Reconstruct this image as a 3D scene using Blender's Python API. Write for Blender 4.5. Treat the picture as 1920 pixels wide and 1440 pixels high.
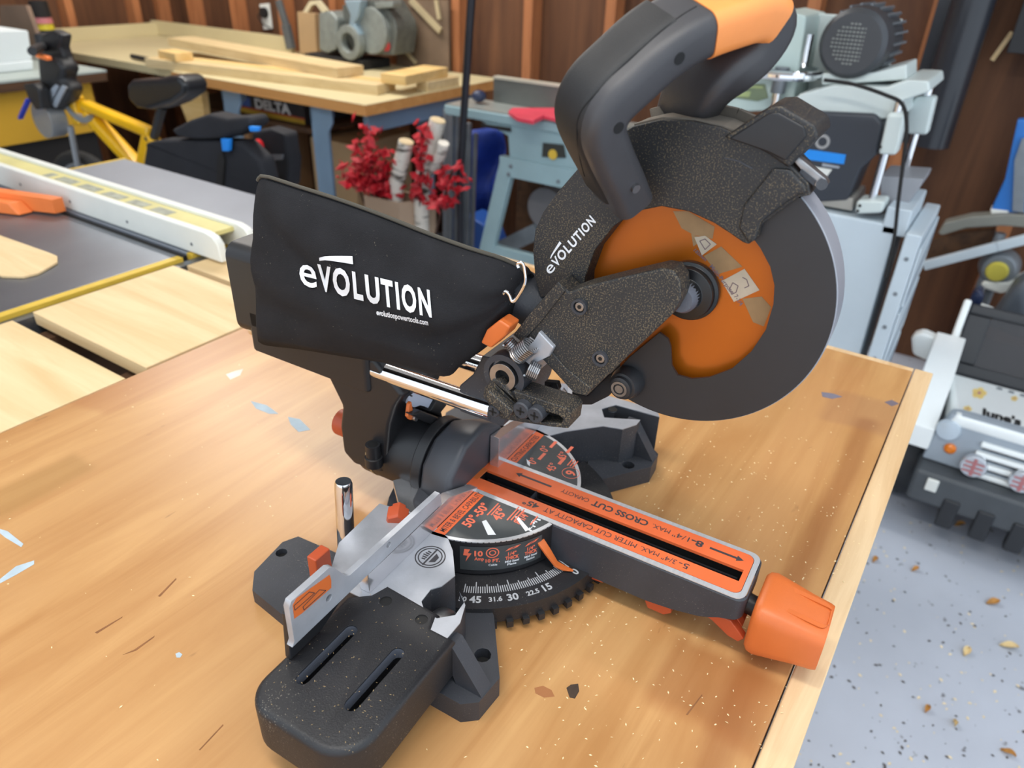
import bpy, bmesh, math, random
from mathutils import Vector, Matrix
from mathutils.geometry import tessellate_polygon
from mathutils.bvhtree import BVHTree
random.seed(7)
for o in list(bpy.data.objects):
    bpy.data.objects.remove(o)
SC = bpy.context.scene
COL = SC.collection
pi = math.pi
# ---------------------------------------------------------------- camera
# room frame: +X away from the camera along the bench, +Y to the left wall, Z up, 0 = bench top.
# the saw stands on the bench turned by 3.2 degrees (saw frame). All numbers in millimetres.
F = 1380.338
SAWROT = math.radians(3.206)
AX = Vector((0.50764, -0.86107, 0.02946))   # camera right  (saw frame)
AD = Vector((-0.42675, -0.28075, -0.85969)) # camera down
AF = Vector((0.74837, 0.42381, -0.51013))   # camera forward
def cam_axes():
    p, r, h = math.radians(30.66979101), math.radians(-1.96294321), math.radians(60.44628647)
    f = Vector((0, math.cos(p), -math.sin(p))); x = Vector((1, 0, 0)); d = f.cross(x)
    x2 = math.cos(r)*x + math.sin(r)*d; d2 = -math.sin(r)*x + math.cos(r)*d
    R = Matrix.Rotation(-h, 3, 'Z')
    return R @ x2, R @ d2, R @ f
AX, AD, AF = cam_axes()
CS = Vector((-493.7, -310.5, 517.5))        # camera position in the saw frame
RS = Matrix.Rotation(SAWROT, 3, 'Z')        # saw frame -> room frame
CR = RS @ CS
def ray(u, v):
    return AX*((u-960)/F) + AD*((v-720)/F) + AF
def P(u, v, x=None, y=None, z=None):        # pixel -> point on a plane of the saw frame
    d = ray(u, v)
    i, t = (0, x) if x is not None else ((1, y) if y is not None else (2, z))
    return CS + d*((t-CS[i])/d[i])
def Q(u, v, x=None, y=None, z=None):        # pixel -> point on a plane of the room frame
    d = RS @ ray(u, v)
    i, t = (0, x) if x is not None else ((1, y) if y is not None else (2, z))
    return CR + d*((t-CR[i])/d[i])
cd = bpy.data.cameras.new('camera'); camo = bpy.data.objects.new('camera', cd); COL.objects.link(camo)
rx, ry, rz = RS @ AX, -(RS @ AD), -(RS @ AF)
camo.matrix_world = Matrix(((rx[0], ry[0], rz[0], CR[0]*.001), (rx[1], ry[1], rz[1], CR[1]*.001), (rx[2], ry[2], rz[2], CR[2]*.001), (0, 0, 0, 1)))
cd.sensor_width = 36; cd.lens = F/1920*36; cd.clip_start = .02
cd.dof.use_dof = True; cd.dof.focus_distance = .60; cd.dof.aperture_fstop = 7.0
SC.camera = camo
# ---------------------------------------------------------------- sky, lamps, exposure
W = bpy.data.worlds.new('sky'); SC.world = W; W.use_nodes = True
bg = W.node_tree.nodes['Background']; bg.inputs[0].default_value = (0.80, 0.90, 1.0, 1); bg.inputs[1].default_value = 1.5
SC.view_settings.view_transform = 'Standard'; SC.view_settings.look = 'None'
SC.view_settings.exposure = 0.1; SC.view_settings.gamma = 1; SC.view_settings.use_curve_mapping = False
# ---------------------------------------------------------------- materials
def nt(name):
    m = bpy.data.materials.new(name); m.use_nodes = True
    return m, m.node_tree.nodes, m.node_tree.links
def srgb(c):
    return tuple(((x/255)/12.92 if x/255 <= .04045 else ((x/255+.055)/1.055)**2.4) for x in c)
def mat(name, col, rough=.5, metal=0., var=.12, vs=6., bump=0., bs=120., speck=None, ss=900., st=.62, stretch=(1, 1, 1), coat=0., trans=0., spec=.5):
    """plain procedural surface: colour broken up by noise, fine relief, optional dust specks"""
    m, N, L = nt(name)
    b = N['Principled BSDF']; c = srgb(col)
    b.inputs['Roughness'].default_value = rough; b.inputs['Metallic'].default_value = metal
    b.inputs['Specular IOR Level'].default_value = spec
    if coat: b.inputs['Coat Weight'].default_value = coat; b.inputs['Coat Roughness'].default_value = .15
    if trans: b.inputs['Transmission Weight'].default_value = trans
    tc = N.new('ShaderNodeTexCoord'); mp = N.new('ShaderNodeMapping'); mp.inputs['Scale'].default_value = stretch
    L.new(tc.outputs['Object'], mp.inputs[0])
    n = N.new('ShaderNodeTexNoise'); n.inputs['Scale'].default_value = vs; n.inputs['Detail'].default_value = 6
    L.new(mp.outputs[0], n.inputs['Vector'])
    r = N.new('ShaderNodeMapRange'); r.inputs[1].default_value = .3; r.inputs[2].default_value = .7
    r.inputs[3].default_value = 1-var; r.inputs[4].default_value = 1+var
    L.new(n.outputs[0], r.inputs[0])
    mx = N.new('ShaderNodeVectorMath'); mx.operation = 'SCALE'; mx.inputs[0].default_value = c
    L.new(r.outputs[0], mx.inputs['Scale']); out = mx.outputs[0]
    if speck:
        n2 = N.new('ShaderNodeTexNoise'); n2.inputs['Scale'].default_value = ss; n2.inputs['Detail'].default_value = 2
        L.new(tc.outputs['Object'], n2.inputs['Vector'])
        n3 = N.new('ShaderNodeTexNoise'); n3.inputs['Scale'].default_value = 18; n3.inputs['Detail'].default_value = 3
        L.new(tc.outputs['Object'], n3.inputs['Vector'])
        a = N.new('ShaderNodeMath'); a.operation = 'MULTIPLY_ADD'; L.new(n3.outputs[0], a.inputs[0]); a.inputs[1].default_value = .35; L.new(n2.outputs[0], a.inputs[2])
        k = N.new('ShaderNodeMapRange'); k.inputs[1].default_value = st+.17; k.inputs[2].default_value = st+.23; L.new(a.outputs[0], k.inputs[0])
        mm_ = N.new('ShaderNodeMix'); mm_.data_type = 'RGBA'; L.new(k.outputs[0], mm_.inputs[0]); L.new(out, mm_.inputs[6]); mm_.inputs[7].default_value = (*srgb(speck), 1)
        out = mm_.outputs[2]
    L.new(out, b.inputs['Base Color'])
    if bump:
        n4 = N.new('ShaderNodeTexNoise'); n4.inputs['Scale'].default_value = bs; n4.inputs['Detail'].default_value = 3
        L.new(mp.outputs[0], n4.inputs['Vector'])
        bp = N.new('ShaderNodeBump'); bp.inputs['Strength'].default_value = bump; bp.inputs['Distance'].default_value = .001
        L.new(n4.outputs[0], bp.inputs['Height']); L.new(bp.outputs[0], b.inputs['Normal'])
    return m
def wood(name, c1, c2, rough=.55, axis=0, scale=1., spots=0., stain=None, spec=.4):
    """grain stretched along one axis of the object"""
    m, N, L = nt(name); b = N['Principled BSDF']; b.inputs['Roughness'].default_value = rough; b.inputs['Specular IOR Level'].default_value = spec
    tc = N.new('ShaderNodeTexCoord'); mp = N.new('ShaderNodeMapping')
    s = [14*scale]*3; s[axis] = 1.1*scale; mp.inputs['Scale'].default_value = s
    L.new(tc.outputs['Object'], mp.inputs[0])
    n = N.new('ShaderNodeTexNoise'); n.inputs['Scale'].default_value = 2.2; n.inputs['Detail'].default_value = 9; n.inputs['Roughness'].default_value = .62; n.inputs['Distortion'].default_value = .6
    L.new(mp.outputs[0], n.inputs['Vector'])
    cr = N.new('ShaderNodeValToRGB'); e = cr.color_ramp.elements
    e[0].position = .32; e[0].color = (*srgb(c1), 1); e[1].position = .66; e[1].color = (*srgb(c2), 1)
    L.new(n.outputs[0], cr.inputs[0]); out = cr.outputs[0]
    if stain:
        n2 = N.new('ShaderNodeTexNoise'); n2.inputs['Scale'].default_value = 5; n2.inputs['Detail'].default_value = 5; L.new(tc.outputs['Object'], n2.inputs['Vector'])
        k = N.new('ShaderNodeMapRange'); k.inputs[1].default_value = .5; k.inputs[2].default_value = .75; k.inputs[4].default_value = .6; L.new(n2.outputs[0], k.inputs[0])
        x = N.new('ShaderNodeMix'); x.data_type = 'RGBA'; L.new(k.outputs[0], x.inputs[0]); L.new(out, x.inputs[6]); x.inputs[7].default_value = (*srgb(stain), 1); out = x.outputs[2]
    if spots:
        mp2 = N.new('ShaderNodeMapping'); s2 = [60.]*3; s2[axis] = 16.; mp2.inputs['Scale'].default_value = s2; L.new(tc.outputs['Object'], mp2.inputs[0])
        n3 = N.new('ShaderNodeTexNoise'); n3.inputs['Scale'].default_value = 1; n3.inputs['Detail'].default_value = 4; L.new(mp2.outputs[0], n3.inputs['Vector'])
        k = N.new('ShaderNodeMapRange'); k.inputs[1].default_value = .70; k.inputs[2].default_value = .80; k.inputs[4].default_value = spots; L.new(n3.outputs[0], k.inputs[0])
        x = N.new('ShaderNodeMix'); x.data_type = 'RGBA'; L.new(k.outputs[0], x.inputs[0]); L.new(out, x.inputs[6]); x.inputs[7].default_value = (*srgb((92, 58, 30)), 1); out = x.outputs[2]
    L.new(out, b.inputs['Base Color'])
    bp = N.new('ShaderNodeBump'); bp.inputs['Strength'].default_value = .12; bp.inputs['Distance'].default_value = .001
    L.new(n.outputs[0], bp.inputs['Height']); L.new(bp.outputs[0], b.inputs['Normal'])
    return m
# ---------------------------------------------------------------- mesh builder (mm)
class MB:
    def __init__(s): s.v = []; s.f = []; s.diss = False; s.weld = False
    def add(s, vs, fs):
        k = len(s.v); s.v += [Vector(v) for v in vs]; s.f += [tuple(i+k for i in f) for f in fs]; return s
    def box(s, a, b, rot=None, c=None):
        x0, y0, z0 = a; x1, y1, z1 = b
        vs = [Vector(p) for p in ((x0,y0,z0),(x1,y0,z0),(x1,y1,z0),(x0,y1,z0),(x0,y0,z1),(x1,y0,z1),(x1,y1,z1),(x0,y1,z1))]
        if rot is not None:
            c = Vector(c) if c is not None else (Vector(a)+Vector(b))/2
            vs = [c + rot @ (p-c) for p in vs]
        return s.add(vs, [(0,3,2,1),(4,5,6,7),(0,1,5,4),(1,2,6,5),(2,3,7,6),(3,0,4,7)])
    def bar(s, p0, p1, w, h, up=(0,0,1)):
        p0, p1 = Vector(p0), Vector(p1); d = (p1-p0).normalized(); up = Vector(up)
        x = d.cross(up)
        if x.length < 1e-4: x = d.cross(Vector((1,0,0)))
        x.normalize(); y = x.cross(d).normalized()
        vs = []
        for p in (p0, p1):
            for a, b in ((-1,-1),(1,-1),(1,1),(-1,1)): vs.append(p + x*a*w/2 + y*b*h/2)
        return s.add(vs, [(3,2,1,0),(4,5,6,7),(0,1,5,4),(1,2,6,5),(2,3,7,6),(3,0,4,7)])
    def prism(s, poly, fn, a, b, holes=()):
        """poly 2D; fn(u,v,w)->3D; extruded from w=a to w=b"""
        if holes: s.diss = True
        loops = [list(poly)] + [list(h) for h in holes]
        tri = tessellate_polygon([[Vector((p[0], p[1], 0)) for p in l] for l in loops])
        flat = [p for l in loops for p in l]; n = len(flat)
        vs = [fn(p[0], p[1], a) for p in flat] + [fn(p[0], p[1], b) for p in flat]
        fs = [tuple(t) for t in tri] + [tuple(i+n for i in reversed(t)) for t in tri]
        k = 0
        for l in loops:
            m = len(l)
            for i in range(m): fs.append((k+i, k+(i+1) % m, k+(i+1) % m+n, k+i+n))
            k += m
        return s.add(vs, fs)
    def pz(s, poly, z0, z1, holes=()): return s.prism(poly, lambda u, v, w: (u, v, w), z0, z1, holes)
    def pz_round(s, poly, z0, z1, r, holes=(), n=4):
        """prism with a rounded top edge"""
        A = sum(poly[i][0]*poly[(i+1) % len(poly)][1]-poly[(i+1) % len(poly)][0]*poly[i][1] for i in range(len(poly)))
        sg = 1 if A > 0 else -1; m = len(poly); nr = []
        for i in range(m):
            a, b, c = Vector(poly[i-1]), Vector(poly[i]), Vector(poly[(i+1) % m])
            d1, d2 = (b-a).normalized(), (c-b).normalized(); n1 = Vector((-d1.y, d1.x))*sg; n2 = Vector((-d2.y, d2.x))*sg
            k = n1+n2; nr.append(k/max(k.dot(n1), .3))
        rings = [(0, z0)]+[(r*(1-math.cos(pi/2*k/n)), z1-r+r*math.sin(pi/2*k/n)) for k in range(n+1)]
        loops = [[(poly[i][0]+nr[i].x*o, poly[i][1]+nr[i].y*o, z) for i in range(m)] for o, z in rings]
        s.add([q for l in loops for q in l], [(j*m+i, j*m+(i+1) % m, (j+1)*m+(i+1) % m, (j+1)*m+i) for j in range(len(rings)-1) for i in range(m)])
        top = [(q[0], q[1]) for q in loops[-1]]; ls = [top]+[list(h) for h in holes]
        tri = tessellate_polygon([[Vector((q[0], q[1], 0)) for q in l] for l in ls]); s.add([(q[0], q[1], z1) for l in ls for q in l], [tuple(t) for t in tri]); s.diss = True; s.weld = True
        for h in holes:
            k = len(h); s.add([(q[0], q[1], z) for z in (z1, z0) for q in h], [(i, (i+1) % k, (i+1) % k+k, i+k) for i in range(k)])
        return s
    def px(s, poly, x0, x1, holes=()): return s.prism(poly, lambda u, v, w: (w, u, v), x0, x1, holes)
    def py(s, poly, y0, y1, holes=()): return s.prism(poly, lambda u, v, w: (u, w, v), y0, y1, holes)
    def cyl(s, p0, p1, r0, r1=None, n=24, cap=True):
        return s.lathe(p0, p1, [(0, r0), (1, r0 if r1 is None else r1)], n, cap)
    def lathe(s, p0, p1, prof, n=24, cap=True):
        """prof: (t along axis 0..1, radius)"""
        p0, p1 = Vector(p0), Vector(p1); d = p1-p0; z = d.normalized()
        x = z.orthogonal().normalized(); y = z.cross(x)
        vs = []; fs = []
        for t, r in prof:
            for i in range(n):
                a = 2*pi*i/n; vs.append(p0 + d*t + x*(r*math.cos(a)) + y*(r*math.sin(a)))
        for j in range(len(prof)-1):
            for i in range(n): fs.append((j*n+i, j*n+(i+1) % n, (j+1)*n+(i+1) % n, (j+1)*n+i))
        if cap: fs.append(tuple(reversed(range(n)))); fs.append(tuple(range((len(prof)-1)*n, len(prof)*n)))
        return s.add(vs, fs)
    def tube(s, pts, r, n=10, closed=False):
        return s.sweep(pts, [(r*math.cos(2*pi*i/n), r*math.sin(2*pi*i/n)) for i in range(n)], closed=closed)
    def sweep(s, pts, sec, up=None, closed=False, scale=None):
        pts = [Vector(p) for p in pts]; m = len(sec); n = len(pts); vs = []; fs = []
        ref = None
        for i, p in enumerate(pts):
            a = pts[(i-1) % n] if (closed or i > 0) else p; b = pts[(i+1) % n] if (closed or i < n-1) else p
            d = (b-a).normalized()
            if up is not None: x = Vector(up).cross(d).normalized(); y = d.cross(x)
            else:
                if ref is None: ref = d.orthogonal().normalized()
                ref = (ref - d*ref.dot(d)).normalized(); x = ref; y = d.cross(x)
            k = 1 if scale is None else scale[i]
            for u, v in sec: vs.append(p + x*u*k + y*v*k)
        for i in range(n if closed else n-1):
            for j in range(m): fs.append((i*m+j, i*m+(j+1) % m, ((i+1) % n)*m+(j+1) % m, ((i+1) % n)*m+j))
        if not closed: fs.append(tuple(reversed(range(m)))); fs.append(tuple(range((n-1)*m, n*m)))
        return s.add(vs, fs)
    def ball(s, c, r, n=16, m=10, sq=(1,1,1)):
        c = Vector(c); vs = [c+Vector((0,0,-r*sq[2]))]; fs = []
        for j in range(1, m):
            t = pi*j/m - pi/2
            for i in range(n):
                a = 2*pi*i/n; vs.append(c + Vector((r*sq[0]*math.cos(t)*math.cos(a), r*sq[1]*math.cos(t)*math.sin(a), r*sq[2]*math.sin(t))))
        vs.append(c+Vector((0,0,r*sq[2]))); k = len(vs)-1
        for i in range(n):
            fs.append((0, 1+(i+1) % n, 1+i)); fs.append((k, 1+(m-2)*n+i, 1+(m-2)*n+(i+1) % n))
            for j in range(m-2): fs.append((1+j*n+i, 1+j*n+(i+1) % n, 1+(j+1)*n+(i+1) % n, 1+(j+1)*n+i))
        return s.add(vs, fs)
    def grid(s, fn, nu, nv):
        vs = [fn(i/(nu-1), j/(nv-1)) for i in range(nu) for j in range(nv)]
        return s.add(vs, [(i*nv+j, (i+1)*nv+j, (i+1)*nv+j+1, i*nv+j+1) for i in range(nu-1) for j in range(nv-1)])
    def build(s, name, material, parent=None, bevel=0., seg=2, smooth=35., sub=0, fixn=True):
        me = bpy.data.meshes.new(name); me.from_pydata([v*.001 for v in s.v], [], s.f); me.validate()
        if fixn:
            bm = bmesh.new(); bm.from_mesh(me)
            if s.weld: bmesh.ops.remove_doubles(bm, verts=bm.verts, dist=1e-6)
            if s.diss:
                bmesh.ops.dissolve_degenerate(bm, dist=1e-6, edges=bm.edges); bmesh.ops.dissolve_limit(bm, angle_limit=.01, verts=bm.verts, edges=bm.edges)
            bmesh.ops.recalc_face_normals(bm, faces=bm.faces); bm.to_mesh(me); bm.free()
        me.materials.append(material)
        if smooth:
            for p in me.polygons: p.use_smooth = True
            if not sub: me.set_sharp_from_angle(angle=math.radians(smooth))
        o = bpy.data.objects.new(name, me); COL.objects.link(o)
        if parent: o.parent = parent
        if bevel:
            b = o.modifiers.new('bevel', 'BEVEL'); b.width = bevel*.001; b.segments = seg; b.limit_method = 'ANGLE'; b.angle_limit = math.radians(40); b.harden_normals = False
            wn = o.modifiers.new('wn', 'WEIGHTED_NORMAL'); wn.keep_sharp = False; wn.weight = 80
        if sub:
            b = o.modifiers.new('sub', 'SUBSURF'); b.levels = sub; b.render_levels = sub
        return o
def sub(mb, name, m, part, **k): return mb.build(name, m, part, **k)   # a piece of a part
def tag(o, label, cat, group=None, kind=None):
    o['label'] = label; o['category'] = cat
    if group: o['group'] = group
    if kind: o['kind'] = kind
    return o
def struct(o): o['kind'] = 'structure'; return o
def thing(name, label, cat, loc=(0, 0, 0), rot=0., group=None):
    o = bpy.data.objects.new(name, None); COL.objects.link(o); o.empty_display_size = .05
    o.location = Vector(loc)*.001; o.rotation_euler = (0, 0, rot); return tag(o, label, cat, group)
def arc(cx, cy, r, a0, a1, n=24):
    return [(cx+r*math.cos(math.radians(a0+(a1-a0)*i/n)), cy+r*math.sin(math.radians(a0+(a1-a0)*i/n))) for i in range(n+1)]
def rrect(x0, y0, x1, y1, r, n=5):
    return arc(x1-r, y0+r, r, -90, 0, n)+arc(x1-r, y1-r, r, 0, 90, n)+arc(x0+r, y1-r, r, 90, 180, n)+arc(x0+r, y0+r, r, 180, 270, n)
def curve_pts(pts, n=8):
    """Catmull-Rom through the points"""
    pts = [Vector(p) for p in pts]; out = []
    for i in range(len(pts)-1):
        a = pts[max(i-1, 0)]; b = pts[i]; c = pts[i+1]; d = pts[min(i+2, len(pts)-1)]
        for k in range(n):
            t = k/n
            out.append(.5*((2*b)+(c-a)*t+(2*a-5*b+4*c-d)*t*t+(3*b-a-3*c+d)*t**3))
    return out+[pts[-1]]
def textgeo(s, bold=.0, shear=0., space=1.):
    """built-in font -> flat geometry, scaled to unit cap height, starts at u=0; returns verts2d, faces, width"""
    c = bpy.data.curves.new('t', 'FONT'); c.body = s; c.offset = bold; c.shear = shear; c.space_character = space; c.resolution_u = 3; c.size = 1.0
    o = bpy.data.objects.new('t', c); me = bpy.data.meshes.new_from_object(o)
    vs = [(v.co.x/.7, v.co.y/.7) for v in me.vertices]; fs = [tuple(p.vertices) for p in me.polygons]
    bpy.data.objects.remove(o); bpy.data.curves.remove(c); bpy.data.meshes.remove(me)
    if not vs: return [], [], 1
    m = min(v[0] for v in vs); w = max(v[0] for v in vs)-m
    return [(v[0]-m, v[1]) for v in vs], fs, w
def letters(mb, s, origin, right, up, height, width=None, bold=.01, center=False, lift=None, **k):
    """text laid on a plane: origin = lower-left, right/up unit vectors (mm)"""
    vs, fs, w = textgeo(s, bold, **k)
    r, u, o = Vector(right).normalized(), Vector(up).normalized(), Vector(origin)
    sx = height if width is None else width/w
    if center: o = o - r*(w*sx/2)
    mb.add([o + r*(v[0]*sx) + u*(v[1]*height) for v in vs], fs); return w*sx
def bvh_of(mb): return BVHTree.FromPolygons([v.copy() for v in mb.v], [tuple(f) for f in mb.f])
def decal(mb, vs, fs, tree, lift=.5):
    """vs: pixel positions; laid onto the surface in tree (saw frame) along the view ray"""
    out = []
    for u, v in vs:
        d = ray(u, v).normalized(); h = tree.ray_cast(CS, d)
        if h[0] is None: return False
        out.append(h[0] - d*lift)
    mb.add(out, fs); return True
def letters_px(mb, s, p0, p1, hpx, tree, bold=.02, lift=.5, plane=None, sub=1, **k):
    """text between two pixels (baseline), hpx = cap-height pixel vector"""
    vs, fs, w = textgeo(s, bold, **k)
    q = []
    for a, b in vs:
        t = a/w; q.append((p0[0]+(p1[0]-p0[0])*t+hpx[0]*b, p0[1]+(p1[1]-p0[1])*t+hpx[1]*b))
    if tree is not None: return decal(mb, q, fs, tree, lift)
    mb.add([P(u, v, **plane) for u, v in q], fs)
# ================================================================= the setting (room frame, mm)
ZF = -850
M_floor = mat('concrete_floor', (186, 192, 204), .36, var=.16, vs=1.6, bump=.1, bs=60, speck=(120, 120, 126), ss=34, st=.70)
fl_ = MB(); fl_.box((-3500, -3200, ZF-60), (2660, 4400, ZF)); struct(fl_.build('floor', M_floor, smooth=0))
M_wall = wood('brown_wall_boards', (74, 46, 30), (112, 74, 48), .7, axis=2, scale=.35)
M_stud = wood('reddish_stud', (150, 92, 56), (186, 122, 78), .65, axis=2, scale=.9)
wb = MB(); wb.box((2600, -3200, ZF), (2640, 4400, 1900)); wall_b = struct(wb.build('wall_back', M_wall, smooth=0))
wl_ = MB(); wl_.box((-3500, 4300, ZF), (2600, 4340, 1900)); wall_l = struct(wl_.build('wall_left', M_wall, smooth=0))
st0 = MB(); st0.box((0, -22, ZF), (82, 22, 1880)); 
def stud(x, y, parent, rot=0):
    o = bpy.data.objects.new('stud', stud_me); COL.objects.link(o); o.parent = parent; o.location = (x*.001, y*.001, 0); o.rotation_euler = (0, 0, rot)
_o = st0.build('stud', M_stud, wall_b, bevel=2); stud_me = _o.data; _o.location = (2.518, 1.572, 0); _o.modifiers.clear()
for k in list(range(-6, 0))+list(range(1, 7)): stud(2518, 1572+k*395, wall_b)
stud(2518, 4270, wall_b)
for x in (2360, 1960, 1560): stud(x, 4300, wall_l, -pi/2)
ce = MB(); ce.box((-900, -650, 1900), (2660, 4400, 1960)); struct(ce.build('ceiling', mat('ceiling_boards', (226, 224, 218), .8, var=.05, vs=2), smooth=0))
# long lamp on the ceiling over the far benches, seen only as sheen on the varnish and the metal
def tube_lamp(x, y0, y1, label, power):
    t = thing('ceiling_lamp', label, 'lamp', (x, (y0+y1)/2, 1900))
    L_ = (y1-y0)/2
    b = MB(); b.box((-90, -L_, -70), (90, L_, 0)); b.build('lamp_housing', M_lampw, t, bevel=4)
    for dx in (-45, 45):
        b = MB(); b.cyl((dx, -L_+30, -88), (dx, L_-30, -88), 14, n=12); b.build('tube', M_tube, t)
    l = bpy.data.lights.new('lamp_light', 'AREA'); l.shape = 'RECTANGLE'; l.size = .2; l.size_y = (y1-y0)*.001; l.energy = power; l.color = (1, .96, .9)
    o = bpy.data.objects.new('lamp_light', l); COL.objects.link(o); o.parent = t; o.location = (0, 0, -.11)
M_lampw = mat('white_enamel', (230, 230, 228), .4)
M_tube, N_, L_n = nt('lit_tube'); e_n = N_['Principled BSDF']; e_n.inputs['Emission Color'].default_value = (1, .96, .9, 1); e_n.inputs['Emission Strength'].default_value = 14
tube_lamp(1600, 1250, 3600, 'long twin-tube lamp on the ceiling over the far workbenches', 45)
tube_lamp(-500, -900, 900, 'unseen twin-tube lamp added on the ceiling for top light over the sawing bench', 16)  # added lamp out of view, gives top light and highlights on the metal
# ---- foreground workbench
def bench_mat():
    m = wood('worn_bench_wood', (178, 127, 76), (203, 156, 102), .34, axis=0, scale=.8, spots=.7, stain=(196, 150, 100), spec=.5)
    N, L = m.node_tree.nodes, m.node_tree.links; b = N['Principled BSDF']; src = b.inputs['Base Color'].links[0].from_socket
    tc = N.new('ShaderNodeTexCoord'); sp = N.new('ShaderNodeSeparateXYZ'); nz = N.new('ShaderNodeTexNoise'); nz.inputs['Scale'].default_value = 9; nz.inputs['Detail'].default_value = 5
    L.new(tc.outputs['Object'], nz.inputs['Vector'])
    ds = N.new('ShaderNodeVectorMath'); ds.operation = 'MULTIPLY_ADD'; L.new(nz.outputs['Color'], ds.inputs[0]); ds.inputs[1].default_value = (.05, .018, 0); L.new(tc.outputs['Object'], ds.inputs[2])
    L.new(ds.outputs[0], sp.inputs[0])
    for x0, x1, y0, y1, k, c in ((-.115, .47, -.305, -.280, .55, (142, 84, 44)), (-.075, .004, -.318, -.225, .5, (150, 88, 44)), (-.6, -.16, .405, .455, .4, (150, 112, 60)), (-.1, .2, .50, .565, .35, (160, 96, 54)), (.44, .53, -.32, -.235, .35, (150, 108, 84)), (.1, .62, -.27, -.2, .25, (186, 130, 84))):
        fac = None
        for ax, a, z in (('X', x0, x1), ('Y', y0, y1)):
            s1 = N.new('ShaderNodeMapRange'); s1.interpolation_type = 'SMOOTHSTEP'; s1.inputs[1].default_value = a; s1.inputs[2].default_value = a+.018; L.new(sp.outputs[ax], s1.inputs[0])
            s2 = N.new('ShaderNodeMapRange'); s2.interpolation_type = 'SMOOTHSTEP'; s2.inputs[1].default_value = z+.018; s2.inputs[2].default_value = z; L.new(sp.outputs[ax], s2.inputs[0])
            for s_ in (s1, s2):
                if fac is None: fac = s_.outputs[0]
                else:
                    mu = N.new('ShaderNodeMath'); mu.operation = 'MULTIPLY'; L.new(fac, mu.inputs[0]); L.new(s_.outputs[0], mu.inputs[1]); fac = mu.outputs[0]
        mu = N.new('ShaderNodeMath'); mu.operation = 'MULTIPLY'; L.new(fac, mu.inputs[0]); mu.inputs[1].default_value = k
        mx = N.new('ShaderNodeMix'); mx.data_type = 'RGBA'; L.new(mu.outputs[0], mx.inputs[0]); L.new(src, mx.inputs[6]); mx.inputs[7].default_value = (*srgb(c), 1); src = mx.outputs[2]
    L.new(src, b.inputs['Base Color']); return m
M_bench = bench_mat()
M_edge = wood('pale_edge_strip', (206, 168, 122), (232, 202, 160), .5, axis=0, scale=1.3, spots=.4)
XE, YN, YB = 652, -344, 563
wbk = thing('workbench', 'worn honey coloured wooden workbench carrying the mitre saw', 'workbench', (0, 0, ZF))
dz = -ZF
t = MB(); t.box((-1500, YN+26, dz-38), (XE-12, YB, dz)); t.build('bench_top', M_bench, wbk, bevel=1.5)
t = MB(); t.box((-1500, YN, dz-38), (XE, YN+24.5, dz)); t.build('edge_strip', M_edge, wbk, bevel=1.5)
t = MB(); t.box((XE-11.5, YN+26, dz-38), (XE, YB, dz-.5)); t.build('edge_strip', M_edge, wbk, bevel=1)
for x, y in ((XE-140, YN+90), (XE-140, YB-90), (-1400, YN+90), (-1400, YB-90)):
    t = MB(); t.box((x, y-45, 0), (x+90, y+45, dz-38)); t.build('leg', M_edge, wbk, bevel=2)
t = MB(); t.box((-1400, YN+60, dz-140), (XE-60, YN+95, dz-38)); t.build('apron', M_edge, wbk, bevel=2)
M_pb = mat('pale_blue_paint', (178, 194, 204), .7, var=.1, vs=60); M_pw = mat('white_paint_smear', (232, 226, 210), .7, var=.1, vs=60); M_pd = mat('dark_burn_mark', (66, 50, 38), .8, var=.3, vs=90)
M_scr = mat('scratch_brown', (134, 88, 52), .8, var=.2, vs=90)
def blot(pts, m, name='paint_smear'):
    t = MB(); q = [Q(u, v, z=0) for u, v in pts]; t.pz([(p[0], p[1]) for p in q], dz+.02, dz+.2); t.build(name, m, wbk, smooth=0)
blot([(470, 752), (500, 760), (522, 776), (505, 776), (480, 766)], M_pb); blot([(540, 782), (562, 786), (582, 806), (560, 810), (545, 796)], M_pb)
blot([(0, 992), (14, 996), (44, 1020), (40, 1026), (10, 1008), (0, 1000)], M_pb); blot([(0, 1086), (30, 1062), (64, 1051), (64, 1058), (30, 1078), (0, 1094)], M_pb)
blot([(329, 1226), (336, 1223), (342, 1227), (338, 1233), (331, 1233)], M_pb); blot([(424, 702), (440, 696), (456, 692), (450, 704), (432, 712)], M_pw)
blot([(1062, 1290), (1070, 1284), (1084, 1282), (1086, 1296), (1078, 1310), (1068, 1308)], M_pd, 'burn_mark'); blot([(1002, 1290), (1018, 1286), (1034, 1294), (1040, 1306), (1020, 1308), (1004, 1300)], mat('brown_stain', (160, 104, 62), .7), 'burn_mark')
blot([(1540, 735), (1562, 738), (1580, 744), (1560, 748), (1542, 744)], mat('blue_grey_stain', (120, 116, 130), .7), 'paint_smear'); blot([(1658, 754), (1672, 750), (1686, 757), (1672, 762)], mat('slate_stain', (110, 100, 110), .7), 'paint_smear')
for pts in ([(296, 1118), (330, 1084), (331, 1086), (300, 1119)], [(373, 1406), (418, 1358), (419, 1360), (375, 1407)], [(230, 1228), (252, 1218), (290, 1192), (289, 1195), (255, 1220)], [(1286, 1340), (1316, 1302), (1317, 1304), (1289, 1341)], [(178, 1186), (230, 1156), (229, 1158), (182, 1188)]): blot(pts, M_scr, 'scratch')
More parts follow.
